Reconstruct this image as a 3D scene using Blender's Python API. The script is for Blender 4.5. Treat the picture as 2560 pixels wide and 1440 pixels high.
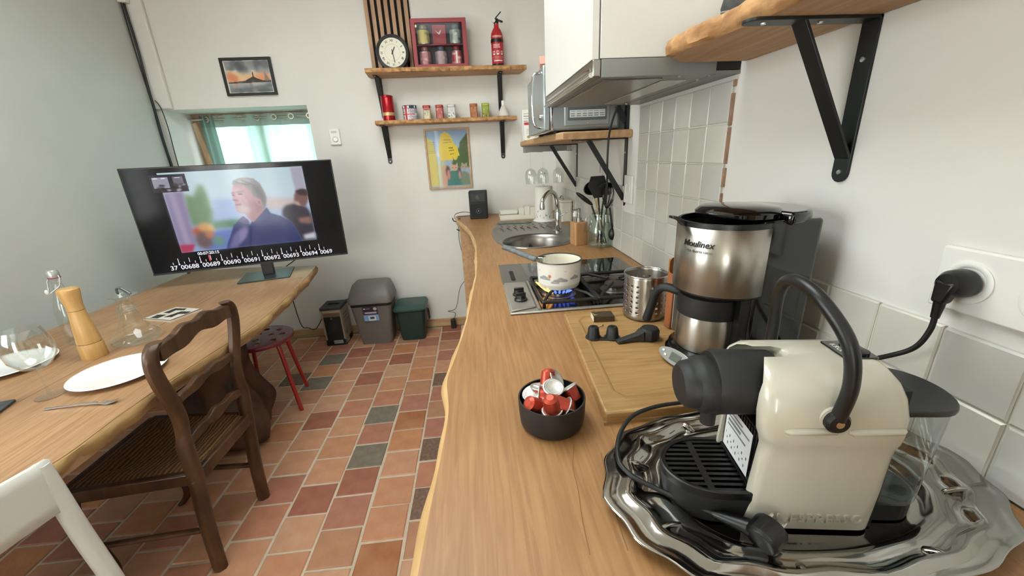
import bpy, bmesh, math, random
import numpy as np
from mathutils import Vector, Matrix, geometry
rng = random.Random(7)
PI = math.pi
SC = bpy.context.scene
COL = SC.collection
for o in list(bpy.data.objects):
    bpy.data.objects.remove(o)

# ------------------------------------------------------------------ camera
CAM_P, CAM_R, CAM_Y, FPX = math.radians(18.65), math.radians(-2.75), math.radians(4.6), 986.0
CAM_LOC = Vector((0, 0, 1.363))
def cam_axes():
    f = Vector((math.sin(CAM_Y)*math.cos(CAM_P), math.cos(CAM_Y)*math.cos(CAM_P), -math.sin(CAM_P)))
    r = Vector((math.cos(CAM_Y), -math.sin(CAM_Y), 0)); u = r.cross(f)
    c, s = math.cos(CAM_R), math.sin(CAM_R)
    return c*r+s*u, -s*r+c*u, f
_r, _u, _f = cam_axes()
cd = bpy.data.cameras.new('camera'); cam = bpy.data.objects.new('camera', cd); COL.objects.link(cam)
cam.matrix_world = Matrix(((_r.x, _u.x, -_f.x, 0), (_r.y, _u.y, -_f.y, 0), (_r.z, _u.z, -_f.z, CAM_LOC.z), (0, 0, 0, 1)))
cd.sensor_width = 36; cd.lens = FPX/2560*36; cd.clip_start = .01
SC.camera = cam
# ------------------------------------------------------------------ world, daylight, exposure
SC.view_settings.view_transform = 'Standard'; SC.view_settings.look = 'None'
SC.view_settings.gamma = 1; SC.view_settings.use_curve_mapping = False
SC.view_settings.exposure = 0.16
SC.cycles.max_bounces = 7; SC.cycles.diffuse_bounces = 4; SC.cycles.glossy_bounces = 3; SC.cycles.transmission_bounces = 3; SC.cycles.transparent_max_bounces = 12
SC.cycles.caustics_reflective = False; SC.cycles.caustics_refractive = False; SC.cycles.adaptive_threshold = .045
wd = bpy.data.worlds.new('overcast_sky'); SC.world = wd; wd.use_nodes = True
wd.node_tree.nodes['Background'].inputs[0].default_value = (.90, .97, 1.0, 1)
wd.node_tree.nodes['Background'].inputs[1].default_value = 5.4
def area(name, loc, rot, sx, sy, power, col):
    l = bpy.data.lights.new(name, 'AREA'); l.shape = 'RECTANGLE'; l.size = sx; l.size_y = sy; l.energy = power; l.color = col
    o = bpy.data.objects.new(name, l); COL.objects.link(o); o.location = loc; o.rotation_euler = rot
    return o
# daylight by the unseen door behind the camera; added fill from above and left
area('door_daylight', (-1.45, -4.42, 1.12), (PI/2, 0, PI), 1.1, 2.0, 450, (1, 1, 1))
area('added_top_light', (-.65, 1.25, 2.84), (0, 0, 0), 1.2, 1.5, 20, (1, 1, 1))
area('added_side_light', (-2.16, .15, 1.5), (PI/2, 0, -PI/2), 1.1, 1.1, 17, (1, 1, 1))

# ------------------------------------------------------------------ constants of the room
FZ, WX, FY, LX, BY, CEIL = -.045, .66, 3.26, -2.18, -4.5, 2.75   # floor, right wall, far wall, left wall, back wall, ceiling
CT, TT = .913, .71                                               # worktop top, table top

# ------------------------------------------------------------------ colour and material helpers
def lin(h):
    if isinstance(h, str):
        h = h.lstrip('#'); c = [int(h[i:i+2], 16)/255 for i in (0, 2, 4)]
    else: c = h
    return tuple((x/12.92 if x <= .04045 else ((x+.055)/1.055)**2.4) for x in c)
def rgba(h): return (*lin(h), 1)
MATS = {}
def nt(m): return m.node_tree.nodes, m.node_tree.links
def M(name, col='#808080', rough=.5, metal=0, var=0., vs=12., bump=0., bs=150., col2=None, coat=0, emis=None, es=1, spec=.5, aniso=0, stretch=None):
    if name in MATS: return MATS[name]
    m = bpy.data.materials.new(name); m.use_nodes = True; MATS[name] = m
    N, L = nt(m); b = N['Principled BSDF']
    b.inputs['Base Color'].default_value = rgba(col); b.inputs['Roughness'].default_value = rough
    b.inputs['Metallic'].default_value = metal; b.inputs['Specular IOR Level'].default_value = spec
    b.inputs['Coat Weight'].default_value = coat; b.inputs['Coat Roughness'].default_value = .05
    if aniso:
        b.inputs['Anisotropic'].default_value = aniso; b.inputs['Anisotropic Rotation'].default_value = .25; tg = N.new('ShaderNodeTangent'); tg.direction_type = 'RADIAL'; tg.axis = 'Z'; L.new(tg.outputs[0], b.inputs['Tangent'])
    if emis: b.inputs['Emission Color'].default_value = rgba(emis); b.inputs['Emission Strength'].default_value = es
    if var or bump or col2:
        tc = N.new('ShaderNodeTexCoord'); src = tc.outputs['Object']
        if stretch:
            mp = N.new('ShaderNodeMapping'); mp.inputs['Scale'].default_value = stretch; L.new(src, mp.inputs[0]); src = mp.outputs[0]
    if var or col2:
        n = N.new('ShaderNodeTexNoise'); n.inputs['Scale'].default_value = vs; n.inputs['Detail'].default_value = 5; L.new(src, n.inputs['Vector'])
        r = N.new('ShaderNodeValToRGB'); L.new(n.outputs['Fac'], r.inputs[0])
        c = lin(col); r.color_ramp.elements[0].position = .32; r.color_ramp.elements[1].position = .68
        if col2: r.color_ramp.elements[0].color = rgba(col); r.color_ramp.elements[1].color = rgba(col2)
        else:
            r.color_ramp.elements[0].color = (*[x*(1-var) for x in c], 1); r.color_ramp.elements[1].color = (*[min(1, x*(1+var)) for x in c], 1)
        L.new(r.outputs[0], b.inputs['Base Color'])
    if bump:
        n2 = N.new('ShaderNodeTexNoise'); n2.inputs['Scale'].default_value = bs; n2.inputs['Detail'].default_value = 4; L.new(src, n2.inputs['Vector'])
        bp = N.new('ShaderNodeBump'); bp.inputs['Strength'].default_value = bump; bp.inputs['Distance'].default_value = .01
        L.new(n2.outputs['Fac'], bp.inputs['Height']); L.new(bp.outputs[0], b.inputs['Normal'])
    return m
def wood(name, c1, c2, rough=.5, scale=(30, 2, 30), c3=None, knots=True, bump=.08, coat=0, rot=0):
    """long-grained timber: stretched noise for the grain, broad noise for tone, a few knots"""
    if name in MATS: return MATS[name]
    m = bpy.data.materials.new(name); m.use_nodes = True; MATS[name] = m
    N, L = nt(m); b = N['Principled BSDF']; b.inputs['Roughness'].default_value = rough; b.inputs['Coat Weight'].default_value = coat
    tc = N.new('ShaderNodeTexCoord'); mp = N.new('ShaderNodeMapping'); mp.inputs['Scale'].default_value = scale; mp.inputs['Rotation'].default_value = (0, 0, rot)
    L.new(tc.outputs['Object'], mp.inputs[0])
    n1 = N.new('ShaderNodeTexNoise'); n1.inputs['Scale'].default_value = 1.6; n1.inputs['Detail'].default_value = 6; n1.inputs['Distortion'].default_value = .7; L.new(mp.outputs[0], n1.inputs['Vector'])
    n2 = N.new('ShaderNodeTexNoise'); n2.inputs['Scale'].default_value = 3.5; n2.inputs['Detail'].default_value = 3; L.new(tc.outputs['Object'], n2.inputs['Vector'])
    r1 = N.new('ShaderNodeValToRGB'); r1.color_ramp.elements[0].position = .34; r1.color_ramp.elements[1].position = .66
    r1.color_ramp.elements[0].color = rgba(c1); r1.color_ramp.elements[1].color = rgba(c2); L.new(n1.outputs['Fac'], r1.inputs[0])
    mx = N.new('ShaderNodeMix'); mx.data_type = 'RGBA'; mx.blend_type = 'MULTIPLY'; mx.inputs[0].default_value = .75
    r2 = N.new('ShaderNodeValToRGB'); r2.color_ramp.elements[0].position = .3; r2.color_ramp.elements[1].position = .7
    r2.color_ramp.elements[0].color = (.74, .70, .66, 1); r2.color_ramp.elements[1].color = (1, 1, 1, 1); L.new(n2.outputs['Fac'], r2.inputs[0])
    L.new(r1.outputs[0], mx.inputs[6]); L.new(r2.outputs[0], mx.inputs[7]); last = mx.outputs[2]
    if knots:
        v = N.new('ShaderNodeTexVoronoi'); v.inputs['Scale'].default_value = 3.1; v.inputs['Randomness'].default_value = 1; L.new(tc.outputs['Object'], v.inputs['Vector'])
        r3 = N.new('ShaderNodeValToRGB'); r3.color_ramp.elements[0].position = .018; r3.color_ramp.elements[1].position = .05
        r3.color_ramp.elements[0].color = rgba(c3 or '#5a3a20'); r3.color_ramp.elements[1].color = (1, 1, 1, 1); L.new(v.outputs['Distance'], r3.inputs[0])
        m2 = N.new('ShaderNodeMix'); m2.data_type = 'RGBA'; m2.blend_type = 'MULTIPLY'; m2.inputs[0].default_value = .7
        L.new(last, m2.inputs[6]); L.new(r3.outputs[0], m2.inputs[7]); last = m2.outputs[2]
    L.new(last, b.inputs['Base Color'])
    bp = N.new('ShaderNodeBump'); bp.inputs['Strength'].default_value = bump; bp.inputs['Distance'].default_value = .004
    L.new(n1.outputs['Fac'], bp.inputs['Height']); L.new(bp.outputs[0], b.inputs['Normal'])
    return m
def glass(name, tint=(1, 1, 1), refl=1.0, ior=1.45, blend=0.0):
    """thin clear glass: lets light straight through, mirrors at glancing angles"""
    if name in MATS: return MATS[name]
    m = bpy.data.materials.new(name); m.use_nodes = True; MATS[name] = m
    N, L = nt(m); N.remove(N['Principled BSDF']); out = N['Material Output']
    t = N.new('ShaderNodeBsdfTransparent'); t.inputs[0].default_value = (*tint, 1)
    g = N.new('ShaderNodeBsdfGlossy'); g.inputs['Roughness'].default_value = .02; g.inputs[0].default_value = (refl, refl, refl, 1)
    f = N.new('ShaderNodeLayerWeight'); f.inputs[0].default_value = .5
    pw = N.new('ShaderNodeMath'); pw.operation = 'POWER'; pw.inputs[1].default_value = 4.2; L.new(f.outputs['Facing'], pw.inputs[0])
    ma = N.new('ShaderNodeMath'); ma.operation = 'MULTIPLY_ADD'; ma.inputs[1].default_value = .85; ma.inputs[2].default_value = ((ior-1)/(ior+1))**2+blend; L.new(pw.outputs[0], ma.inputs[0])
    mx = N.new('ShaderNodeMixShader'); L.new(t.outputs[0], mx.inputs[1]); L.new(g.outputs[0], mx.inputs[2]); L.new(ma.outputs[0], mx.inputs[0])
    L.new(mx.outputs[0], out.inputs[0])
    return m
def printed(name, rough=.5, emis=0., coat=0):
    """flat print: the colours come from the picture's own points"""
    if name in MATS: return MATS[name]
    m = bpy.data.materials.new(name); m.use_nodes = True; MATS[name] = m
    N, L = nt(m); b = N['Principled BSDF']; b.inputs['Roughness'].default_value = rough; b.inputs['Coat Weight'].default_value = coat
    a = N.new('ShaderNodeAttribute'); a.attribute_name = 'ink'
    if emis:
        b.inputs['Specular IOR Level'].default_value = .18
        b.inputs['Base Color'].default_value = (.004, .004, .005, 1); L.new(a.outputs[0], b.inputs['Emission Color']); b.inputs['Emission Strength'].default_value = emis
    else: L.new(a.outputs[0], b.inputs['Base Color'])
    return m

# ------------------------------------------------------------------ object helpers
def tag(o, label, cat, group=None):
    o['label'] = label; o['category'] = cat
    if group: o['group'] = group
    return o
def struct(o): o['kind'] = 'structure'; return o
def thing(name, label, cat, loc=(0, 0, 0), rz=0., group=None):
    o = bpy.data.objects.new(name, None); COL.objects.link(o); o.empty_display_size = .05
    o.location = loc; o.rotation_euler = (0, 0, rz); tag(o, label, cat, group); return o
def frame_z(d, up=Vector((0, 0, 1))):
    d = Vector(d).normalized()
    a = Vector((1, 0, 0)) if abs(d.x) < .9 else Vector((0, 1, 0))
    x = (a - d*a.dot(d)).normalized(); y = d.cross(x)
    return Matrix(((x.x, y.x, d.x), (x.y, y.y, d.y), (x.z, y.z, d.z)))
class MB:
    def __init__(s): s.v = []; s.f = []
    def add(s, vs, fs):
        k = len(s.v); s.v += [tuple(v) for v in vs]; s.f += [tuple(i+k for i in f) for f in fs]; return s
    def box(s, x0, x1, y0, y1, z0, z1, mat=None):
        vs = [Vector(p) for p in ((x0, y0, z0), (x1, y0, z0), (x1, y1, z0), (x0, y1, z0), (x0, y0, z1), (x1, y0, z1), (x1, y1, z1), (x0, y1, z1))]
        if mat is not None: vs = [mat @ v for v in vs]
        return s.add(vs, [(0, 3, 2, 1), (4, 5, 6, 7), (0, 1, 5, 4), (1, 2, 6, 5), (2, 3, 7, 6), (3, 0, 4, 7)])
    def bar(s, a, b, w, h, up=(0, 0, 1)):
        a, b = Vector(a), Vector(b); d = (b-a); n = d.length; d.normalize(); up = Vector(up)
        x = d.cross(up); x = x.normalized() if x.length > 1e-6 else Vector((1, 0, 0)); y = x.cross(d)
        vs = []
        for t in (a, b):
            for i, j in ((-1, -1), (1, -1), (1, 1), (-1, 1)): vs.append(t+x*(i*w/2)+y*(j*h/2))
        return s.add(vs, [(3, 2, 1, 0), (4, 5, 6, 7), (0, 1, 5, 4), (1, 2, 6, 5), (2, 3, 7, 6), (3, 0, 4, 7)])
    def loft(s, rings, cap0=True, cap1=True, closed=True, loop=False):
        n = len(rings[0]); vs = [v for r in rings for v in r]; fs = []; m = len(rings)
        for i in range(m if loop else m-1):
            for j in range(n if closed else n-1):
                a, b = i*n+j, i*n+(j+1) % n; c, d = ((i+1) % m)*n+(j+1) % n, ((i+1) % m)*n+j
                fs.append((a, b, c, d))
        if not loop and closed:
            if cap0: fs.append(tuple(reversed(range(n))))
            if cap1: fs.append(tuple((m-1)*n+j for j in range(n)))
        return s.add(vs, fs)
    def lathe(s, prof, seg=32, c=(0, 0, 0), axis=None, cap0=True, cap1=True, sx=1., sy=1., loop=False):
        R = axis if axis is not None else Matrix.Identity(3); c = Vector(c); rings = []
        for r, z in prof:
            r = max(r, 1e-5)
            rings.append([c + R @ Vector((r*sx*math.cos(2*PI*j/seg), r*sy*math.sin(2*PI*j/seg), z)) for j in range(seg)])
        return s.loft(rings, cap0, cap1, loop=loop)
    def tube(s, path, r, seg=10, closed=False, flat=1.0):
        P = [Vector(p) for p in path]; n = len(P); rr = r if isinstance(r, (list, tuple)) else [r]*n
        rings = []; prev = None
        for i in range(n):
            if closed: d = P[(i+1) % n]-P[i-1]
            else: d = P[min(i+1, n-1)]-P[max(i-1, 0)]
            d.normalize()
            if prev is None: x = frame_z(d).col[0].copy()
            else: x = (prev-d*prev.dot(d)); x = x.normalized() if x.length > 1e-6 else frame_z(d).col[0].copy()
            prev = x; y = d.cross(x)
            rings.append([P[i]+x*(rr[i]*math.cos(2*PI*j/seg))+y*(rr[i]*flat*math.sin(2*PI*j/seg)) for j in range(seg)])
        return s.loft(rings, loop=closed)
    def prism(s, poly, z0, z1, mat=None, holes=()):
        """extruded outline (with holes) in the xy plane"""
        loops = [list(poly)]+[list(h) for h in holes]; mat = mat or Matrix.Identity(4)
        flat = [p for l in loops for p in l]; n = len(flat)
        if holes: tri = geometry.tessellate_polygon([[Vector((p[0], p[1], 0)) for p in l] for l in loops])
        vs = [mat @ Vector((p[0], p[1], z0)) for p in flat]+[mat @ Vector((p[0], p[1], z1)) for p in flat]
        fs = []
        ar = sum(poly[i][0]*poly[(i+1) % len(poly)][1]-poly[(i+1) % len(poly)][0]*poly[i][1] for i in range(len(poly)))
        if holes:
            for t in tri:
                a, b, c = [flat[i] for i in t]
                if (b[0]-a[0])*(c[1]-a[1])-(b[1]-a[1])*(c[0]-a[0]) < 0: t = (t[0], t[2], t[1])
                fs.append(tuple(i+n for i in t)); fs.append(tuple(reversed(t)))
        else:
            r = list(range(n)); r = r if ar > 0 else r[::-1]
            fs.append(tuple(i+n for i in r)); fs.append(tuple(reversed(r)))
        k = 0
        for li, l in enumerate(loops):
            m = len(l); a2 = sum(l[i][0]*l[(i+1) % m][1]-l[(i+1) % m][0]*l[i][1] for i in range(m))
            ccw = (a2 > 0) == (li == 0)
            for i in range(m):
                a, b = k+i, k+(i+1) % m
                fs.append((a, b, b+n, a+n) if ccw else (b, a, a+n, b+n))
            k += m
        return s.add(vs, fs)
    def ball(s, c, r, seg=16, rings=10, sc=(1, 1, 1)):
        c = Vector(c); R = []
        for i in range(rings+1):
            t = PI*i/rings; R.append([c+Vector((r*sc[0]*max(math.sin(t), 1e-4)*math.cos(2*PI*j/seg), r*sc[1]*max(math.sin(t), 1e-4)*math.sin(2*PI*j/seg), -r*sc[2]*math.cos(t))) for j in range(seg)])
        return s.loft(R)
    def mesh(s, name):
        me = bpy.data.meshes.new(name); me.from_pydata(s.v, [], s.f); me.update(); return me
    def build(s, name, mat, parent=None, smooth=None, bevel=0., bseg=2, loc=(0, 0, 0), rot=(0, 0, 0), label=None, sub=0):
        me = s.mesh(name)
        if mat: me.materials.append(mat)
        if smooth is not None:
            me.shade_smooth(); me.set_sharp_from_angle(angle=math.radians(smooth))
        o = bpy.data.objects.new(name, me); COL.objects.link(o); o.location = loc; o.rotation_euler = rot
        if parent: o.parent = parent
        if bevel:
            b = o.modifiers.new('edge', 'BEVEL'); b.width = bevel; b.segments = bseg; b.limit_method = 'ANGLE'; b.angle_limit = math.radians(40); b.harden_normals = False
            if smooth is None: me.shade_smooth(); me.set_sharp_from_angle(angle=math.radians(30))
        if sub:
            b = o.modifiers.new('round', 'SUBSURF'); b.levels = sub; b.render_levels = sub
        if label: o['label'] = label
        return o
def share(o, parent=None, loc=None, rot=None, name=None):
    c = o.copy(); COL.objects.link(c)
    if parent is not None: c.parent = parent
    if loc is not None: c.location = loc
    if rot is not None: c.rotation_euler = rot
    if name: c.name = name
    return c
def copy_tree(o, parent=None):
    c = o.copy(); COL.objects.link(c); c.parent = parent
    for ch in list(o.children): copy_tree(ch, c)
    return c
def rot_m(rx=0, ry=0, rz=0, loc=(0, 0, 0)):
    from mathutils import Euler
    return Matrix.Translation(loc) @ Euler((rx, ry, rz)).to_matrix().to_4x4()
def arc(cx, cy, r, a0, a1, n): return [(cx+r*math.cos(math.radians(a0+(a1-a0)*i/n)), cy+r*math.sin(math.radians(a0+(a1-a0)*i/n))) for i in range(n+1)]
def rrect(x0, x1, y0, y1, r, n=5):
    return arc(x1-r, y1-r, r, 0, 90, n)+arc(x0+r, y1-r, r, 90, 180, n)+arc(x0+r, y0+r, r, 180, 270, n)+arc(x1-r, y0+r, r, 270, 360, n)
def smooth_path(pts, n=8, closed=False):
    """Catmull-Rom through the points"""
    P = [Vector(p) for p in pts]; out = []; m = len(P)
    for i in range(m if closed else m-1):
        p0 = P[i-1] if (i or closed) else P[0]; p1 = P[i]; p2 = P[(i+1) % m]; p3 = P[(i+2) % m] if (closed or i+2 < m) else P[-1]
        for k in range(n):
            t = k/n; out.append(.5*((2*p1)+(p2-p0)*t+(2*p0-5*p1+4*p2-p3)*t*t+(3*p1-p0-3*p2+p3)*t**3))
    if not closed: out.append(P[-1])
    return out
def spath2(pts, n=6, closed=False): return [(p.x, p.y) for p in smooth_path([(a, b, 0) for a, b in pts], n, closed)]
def text(body, size, mat, parent, mtx, name='lettering', ext=.0004, align='CENTER', shear=0., space=1., bold=0.):
    cu = bpy.data.curves.new('t', 'FONT'); cu.body = body; cu.size = size; cu.extrude = ext; cu.align_x = align; cu.align_y = 'CENTER'; cu.shear = shear; cu.space_character = space; cu.offset = bold; cu.resolution_u = 3
    t = bpy.data.objects.new('t', cu); COL.objects.link(t)
    dg = bpy.context.evaluated_depsgraph_get(); me = bpy.data.meshes.new_from_object(t.evaluated_get(dg)); bpy.data.objects.remove(t); bpy.data.curves.remove(cu)
    me.materials.clear(); me.materials.append(mat); me.transform(mtx)
    o = bpy.data.objects.new(name, me); COL.objects.link(o)
    if parent: o.parent = parent
    return o
# text frames: upright on a face looking towards -y / -x
def face_my(x, y, z): return Matrix(((1, 0, 0, x), (0, 0, -1, y), (0, 1, 0, z), (0, 0, 0, 1)))
# ------------------------------------------------------------------ printed pictures
class Canvas:
    def __init__(s, nx, ny, bg='#ffffff'):
        s.nx, s.ny = nx, ny; s.a = np.zeros((ny, nx, 3)); s.a[:] = s.c(bg)
        s.X, s.Y = np.meshgrid((np.arange(nx)+.5)/nx, (np.arange(ny)+.5)/ny)
    def c(s, h):
        if isinstance(h, str): h = h.lstrip('#'); return np.array([int(h[i:i+2], 16)/255 for i in (0, 2, 4)])
        return np.array(h, float)
    def mask(s, m, col, soft=0, al=1.):
        m = m.astype(float)
        if soft: m = s.blurm(m, soft)
        m = (m*al)[..., None]; s.a = s.a*(1-m)+s.c(col)*m; return s
    def blurm(s, m, r):
        for _ in range(2):
            for ax in (0, 1):
                k = max(1, int(r)); p = np.pad(m, [(k, k) if i == ax else (0, 0) for i in range(m.ndim)], mode='edge'); cs = np.cumsum(p, axis=ax); cs = np.insert(cs, 0, 0, axis=ax)
                n = m.shape[ax]; sl = lambda a, b: tuple(slice(a, b) if i == ax else slice(None) for i in range(m.ndim))
                m = (cs[sl(2*k+1, 2*k+1+n)]-cs[sl(0, n)])/(2*k+1)
        return m
    def poly(s, pts, col, soft=0, al=1.):
        m = np.zeros((s.ny, s.nx), bool); n = len(pts)
        for i in range(n):
            x0, y0 = pts[i]; x1, y1 = pts[(i+1) % n]
            if y0 == y1: continue
            m ^= ((y0 > s.Y) != (y1 > s.Y)) & (s.X < (x1-x0)*(s.Y-y0)/(y1-y0)+x0)
        return s.mask(m, col, soft, al)
    def rect(s, x0, y0, x1, y1, col, soft=0, al=1.): return s.mask((s.X >= x0) & (s.X < x1) & (s.Y >= y0) & (s.Y < y1), col, soft, al)
    def ell(s, x, y, rx, ry, col, soft=0, al=1.): return s.mask(((s.X-x)/rx)**2+((s.Y-y)/ry)**2 < 1, col, soft, al)
    def line(s, x0, y0, x1, y1, w, col, asp=1., soft=0, al=1.):
        dx, dy = x1-x0, (y1-y0)*asp; l2 = dx*dx+dy*dy+1e-12
        t = np.clip(((s.X-x0)*dx+(s.Y-y0)*asp*dy)/l2, 0, 1)
        return s.mask(np.hypot(s.X-x0-t*dx, (s.Y-y0)*asp-t*dy) < w/2, col, soft, al)
    def grad(s, top, bot, x0=0, y0=0, x1=1, y1=1):
        m = (s.X >= x0) & (s.X < x1) & (s.Y >= y0) & (s.Y < y1); t = np.clip((s.Y-y0)/(y1-y0), 0, 1)[..., None]
        g = s.c(top)*(1-t)+s.c(bot)*t; s.a[m] = g[m]; return s
    def blotch(s, seed, n, cols, r0, r1, box=(0, 0, 1, 1), al=.6, soft=1):
        q = random.Random(seed)
        for _ in range(n): s.ell(q.uniform(box[0], box[2]), q.uniform(box[1], box[3]), q.uniform(r0, r1), q.uniform(r0, r1), q.choice(cols), soft, al)
        return s
    def blur(s, r): s.a = s.blurm(s.a, r); return s
def picture(name, cv, pos, mat, parent, smooth=False):
    """surface carrying a printed canvas; pos(u, v) -> point, u to the right, v downwards"""
    nx, ny = cv.nx, cv.ny
    vs = [pos(i/nx, j/ny) for j in range(ny+1) for i in range(nx+1)]
    me = bpy.data.meshes.new(name)
    idx = np.arange((nx+1)*(ny+1)).reshape(ny+1, nx+1)
    q = np.stack([idx[1:, :-1], idx[1:, 1:], idx[:-1, 1:], idx[:-1, :-1]], -1).reshape(-1, 4)
    me.from_pydata([tuple(v) for v in vs], [], q.tolist())
    a = me.attributes.new('ink', 'FLOAT_COLOR', 'CORNER')
    c = cv.a; l = np.where(c <= .04045, c/12.92, ((c+.055)/1.055)**2.4)
    out = np.ones((nx*ny, 4, 4), np.float32); out[:, :, :3] = l.reshape(-1, 1, 3)
    a.data.foreach_set('color', out.ravel())
    me.materials.append(mat)
    if smooth: me.shade_smooth()
    o = bpy.data.objects.new(name, me); COL.objects.link(o)
    if parent: o.parent = parent
    return o
def flat_y(x0, z0, w, h, y): return lambda u, v: (x0+u*w, y, z0+(1-v)*h)         # faces -y
def curved(r, a0, a1, z0, h, cx=0, cy=0, sx=1, sy=1): return lambda u, v: (cx+sx*r*math.cos(math.radians(a0+(a1-a0)*u)), cy+sy*r*math.sin(math.radians(a0+(a1-a0)*u)), z0+(1-v)*h)
INK = printed('matt_print', .55); GLOSSINK = printed('glossy_print', .25, coat=.3)
# ------------------------------------------------------------------ shared materials
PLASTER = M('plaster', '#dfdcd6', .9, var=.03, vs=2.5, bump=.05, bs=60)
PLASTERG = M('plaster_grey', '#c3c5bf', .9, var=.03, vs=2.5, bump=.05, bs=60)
CEILM = M('ceiling_paint', '#e6e3dc', .9)
OAK = wood('oiled_oak', '#996d43', '#ac8254', .45, (80, 4, 80), bump=.05)
OAKT = wood('table_oak', '#97704c', '#b08b67', .45, (80, 4, 80), bump=.05)
SHELFW = wood('shelf_oak', '#b08862', '#cda47b', .6, (1.6, 26, 26))
SHELFY = wood('shelf_oak_long', '#b48c62', '#cca57a', .6, (26, 1.6, 26))
BARK = M('raw_edge', '#8a5f38', .85, col2='#c79a68', vs=34, bump=.5, bs=45, stretch=(1, .5, 1))
BASEW = wood('skirting_pine', '#b08d63', '#c8a880', .6, (1.5, 30, 30), knots=False)
DKWOOD = wood('walnut_dark', '#3b271a', '#5d3f29', .42, (14, 14, 2), knots=False)
STUMPW = M('root_wood', '#2c1e15', .65, col2='#5a3e2a', vs=9, bump=.9, bs=14)
BLACKP = M('black_plastic', '#0d0d0e', .38, bump=.02, bs=300)
BLACKM = M('black_matt', '#141414', .6, bump=.03, bs=400)
BLACKG = M('black_gloss', '#08080a', .09, coat=.5)
IRON = M('black_steel', '#131516', .42, bump=.03, bs=200)
STEEL = M('brushed_steel', '#b5b0a8', .33, 1, var=.05, vs=60, stretch=(1, 1, .03), aniso=.85)
STEELD = M('satin_steel', '#8d8983', .34, 1, var=.06, vs=50)
CHROME = M('chrome', '#d3d3d3', .07, 1)
SILVER = M('tray_silver', '#a8a5a0', .11, 1, bump=.02, bs=18)
WHITEP = M('white_plastic', '#e8e6e0', .35)
WHITEM = M('white_lacquer', '#dcdad4', .35, coat=.1)
CREAMP = M('cream_plastic', '#dcd7c9', .5)
CERAM = M('white_glaze', '#eeeeec', .12, coat=.4)
CLEAR = glass('clear_glass'); CLEARD = glass('thick_glass', (.95, .97, .95), 1, 1.5)
PANE = glass('pane', (.93, .97, .95), .8)
SCREWM = M('screw_zinc', '#c9c9c6', .3, 1)
REDP = M('red_lacquer', '#9c1f24', .35)
CABLE = M('cable_black', '#121212', .5)
WALLT = [M('glazed_tile_%d' % i, c, .28, var=.04, vs=6, bump=.12, bs=22) for i, c in enumerate(('#d2cec4', '#cbc8c0', '#d6d3ca', '#c8c6bf'))]
GROUT = M('tile_grout', '#d8d4c8', .9)
TILEEDGE = M('tile_raw_edge', '#9c7d66', .9, var=.2, vs=40)

# ------------------------------------------------------------------ floor of terracotta tiles
fl = struct(MB().box(LX-.25, WX+.25, BY-.3, FY+.45, FZ-.10, FZ-.004).build('floor', M('floor_grout', '#c4b49f', .95, var=.08, vs=30, bump=.15, bs=90)))
TC = [('#b27857', '#bd8866'), ('#b37f5f', '#c28e6d'), ('#a76d51', '#b57c60'), ('#b48463', '#c19475'), ('#9d644f', '#ab745d'), ('#b18060', '#a57456'), ('#bd855b', '#b0744f')]
TMAT = [M('terracotta_%d' % i, a, .62, col2=b, vs=14, bump=.18, bs=55) for i, (a, b) in enumerate(TC)]
TGREY = M('terracotta_grey', '#6a6052', .6, col2='#7c7160', vs=25, bump=.2, bs=60)
TBROWN = M('terracotta_burnt', '#5d4436', .6, col2='#836351', vs=60, bump=.3, bs=70)
TRED = M('terracotta_red', '#8f5540', .6, col2='#a0664e', vs=14, bump=.2, bs=55)
TOR = M('terracotta_orange', '#96582f', .6, col2='#ab7550', vs=8, bump=.2, bs=55)
px_, py_ = .1755, .168
def tile_mesh(seed, mat):
    q = random.Random(seed); j = lambda: q.uniform(-.0022, .0022); a, b, e = px_/2-.0052, py_/2-.0045, .004
    lo = [(-a+j(), -b+j()), (a+j(), -b+j()), (a+j(), b+j()), (-a+j(), b+j())]; h = [q.uniform(-.0012, .0006) for _ in range(4)]
    hi = [(x*(1-e/a), y*(1-e/b)) for x, y in lo]
    return MB().add([(x, y, -.012) for x, y in lo]+[(x, y, -.0035+k) for (x, y), k in zip(lo, h)]+[(x, y, k) for (x, y), k in zip(hi, h)],
        [(4, 0, 1, 5), (5, 1, 2, 6), (6, 2, 3, 7), (7, 3, 0, 4), (8, 4, 5, 9), (9, 5, 6, 10), (10, 6, 7, 11), (11, 7, 4, 8), (8, 9, 10, 11)])
def tile_data(seed, mat):
    me = tile_mesh(seed, mat).mesh('tile'); me.materials.append(mat); return me
TM = [tile_data(i, TMAT[i % 7]) for i in range(14)]
TS = {'g': tile_data(91, TGREY), 'b': tile_data(92, TBROWN), 'r': tile_data(93, TRED), 'o': tile_data(94, TOR)}
special = {(2, 2): 'g', (2, 0): 'g', (2, -1): 'r', (4, 0): 'b', (4, -2): 'b', (4, 4): 'b', (3, 2): 'o', (0, 2): 'r', (3, -3): 'o', (2, 6): 'r', (1, 5): 'r', (4, 8): 'r', (4, 9): 'r', (5, 8): 'r', (-1, 5): 'g', (-1, 7): 'g', (-2, 5): 'b', (1, -4): 'o', (0, 7): 'r', (1, -1): 'r'}
nt_ = 0
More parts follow.
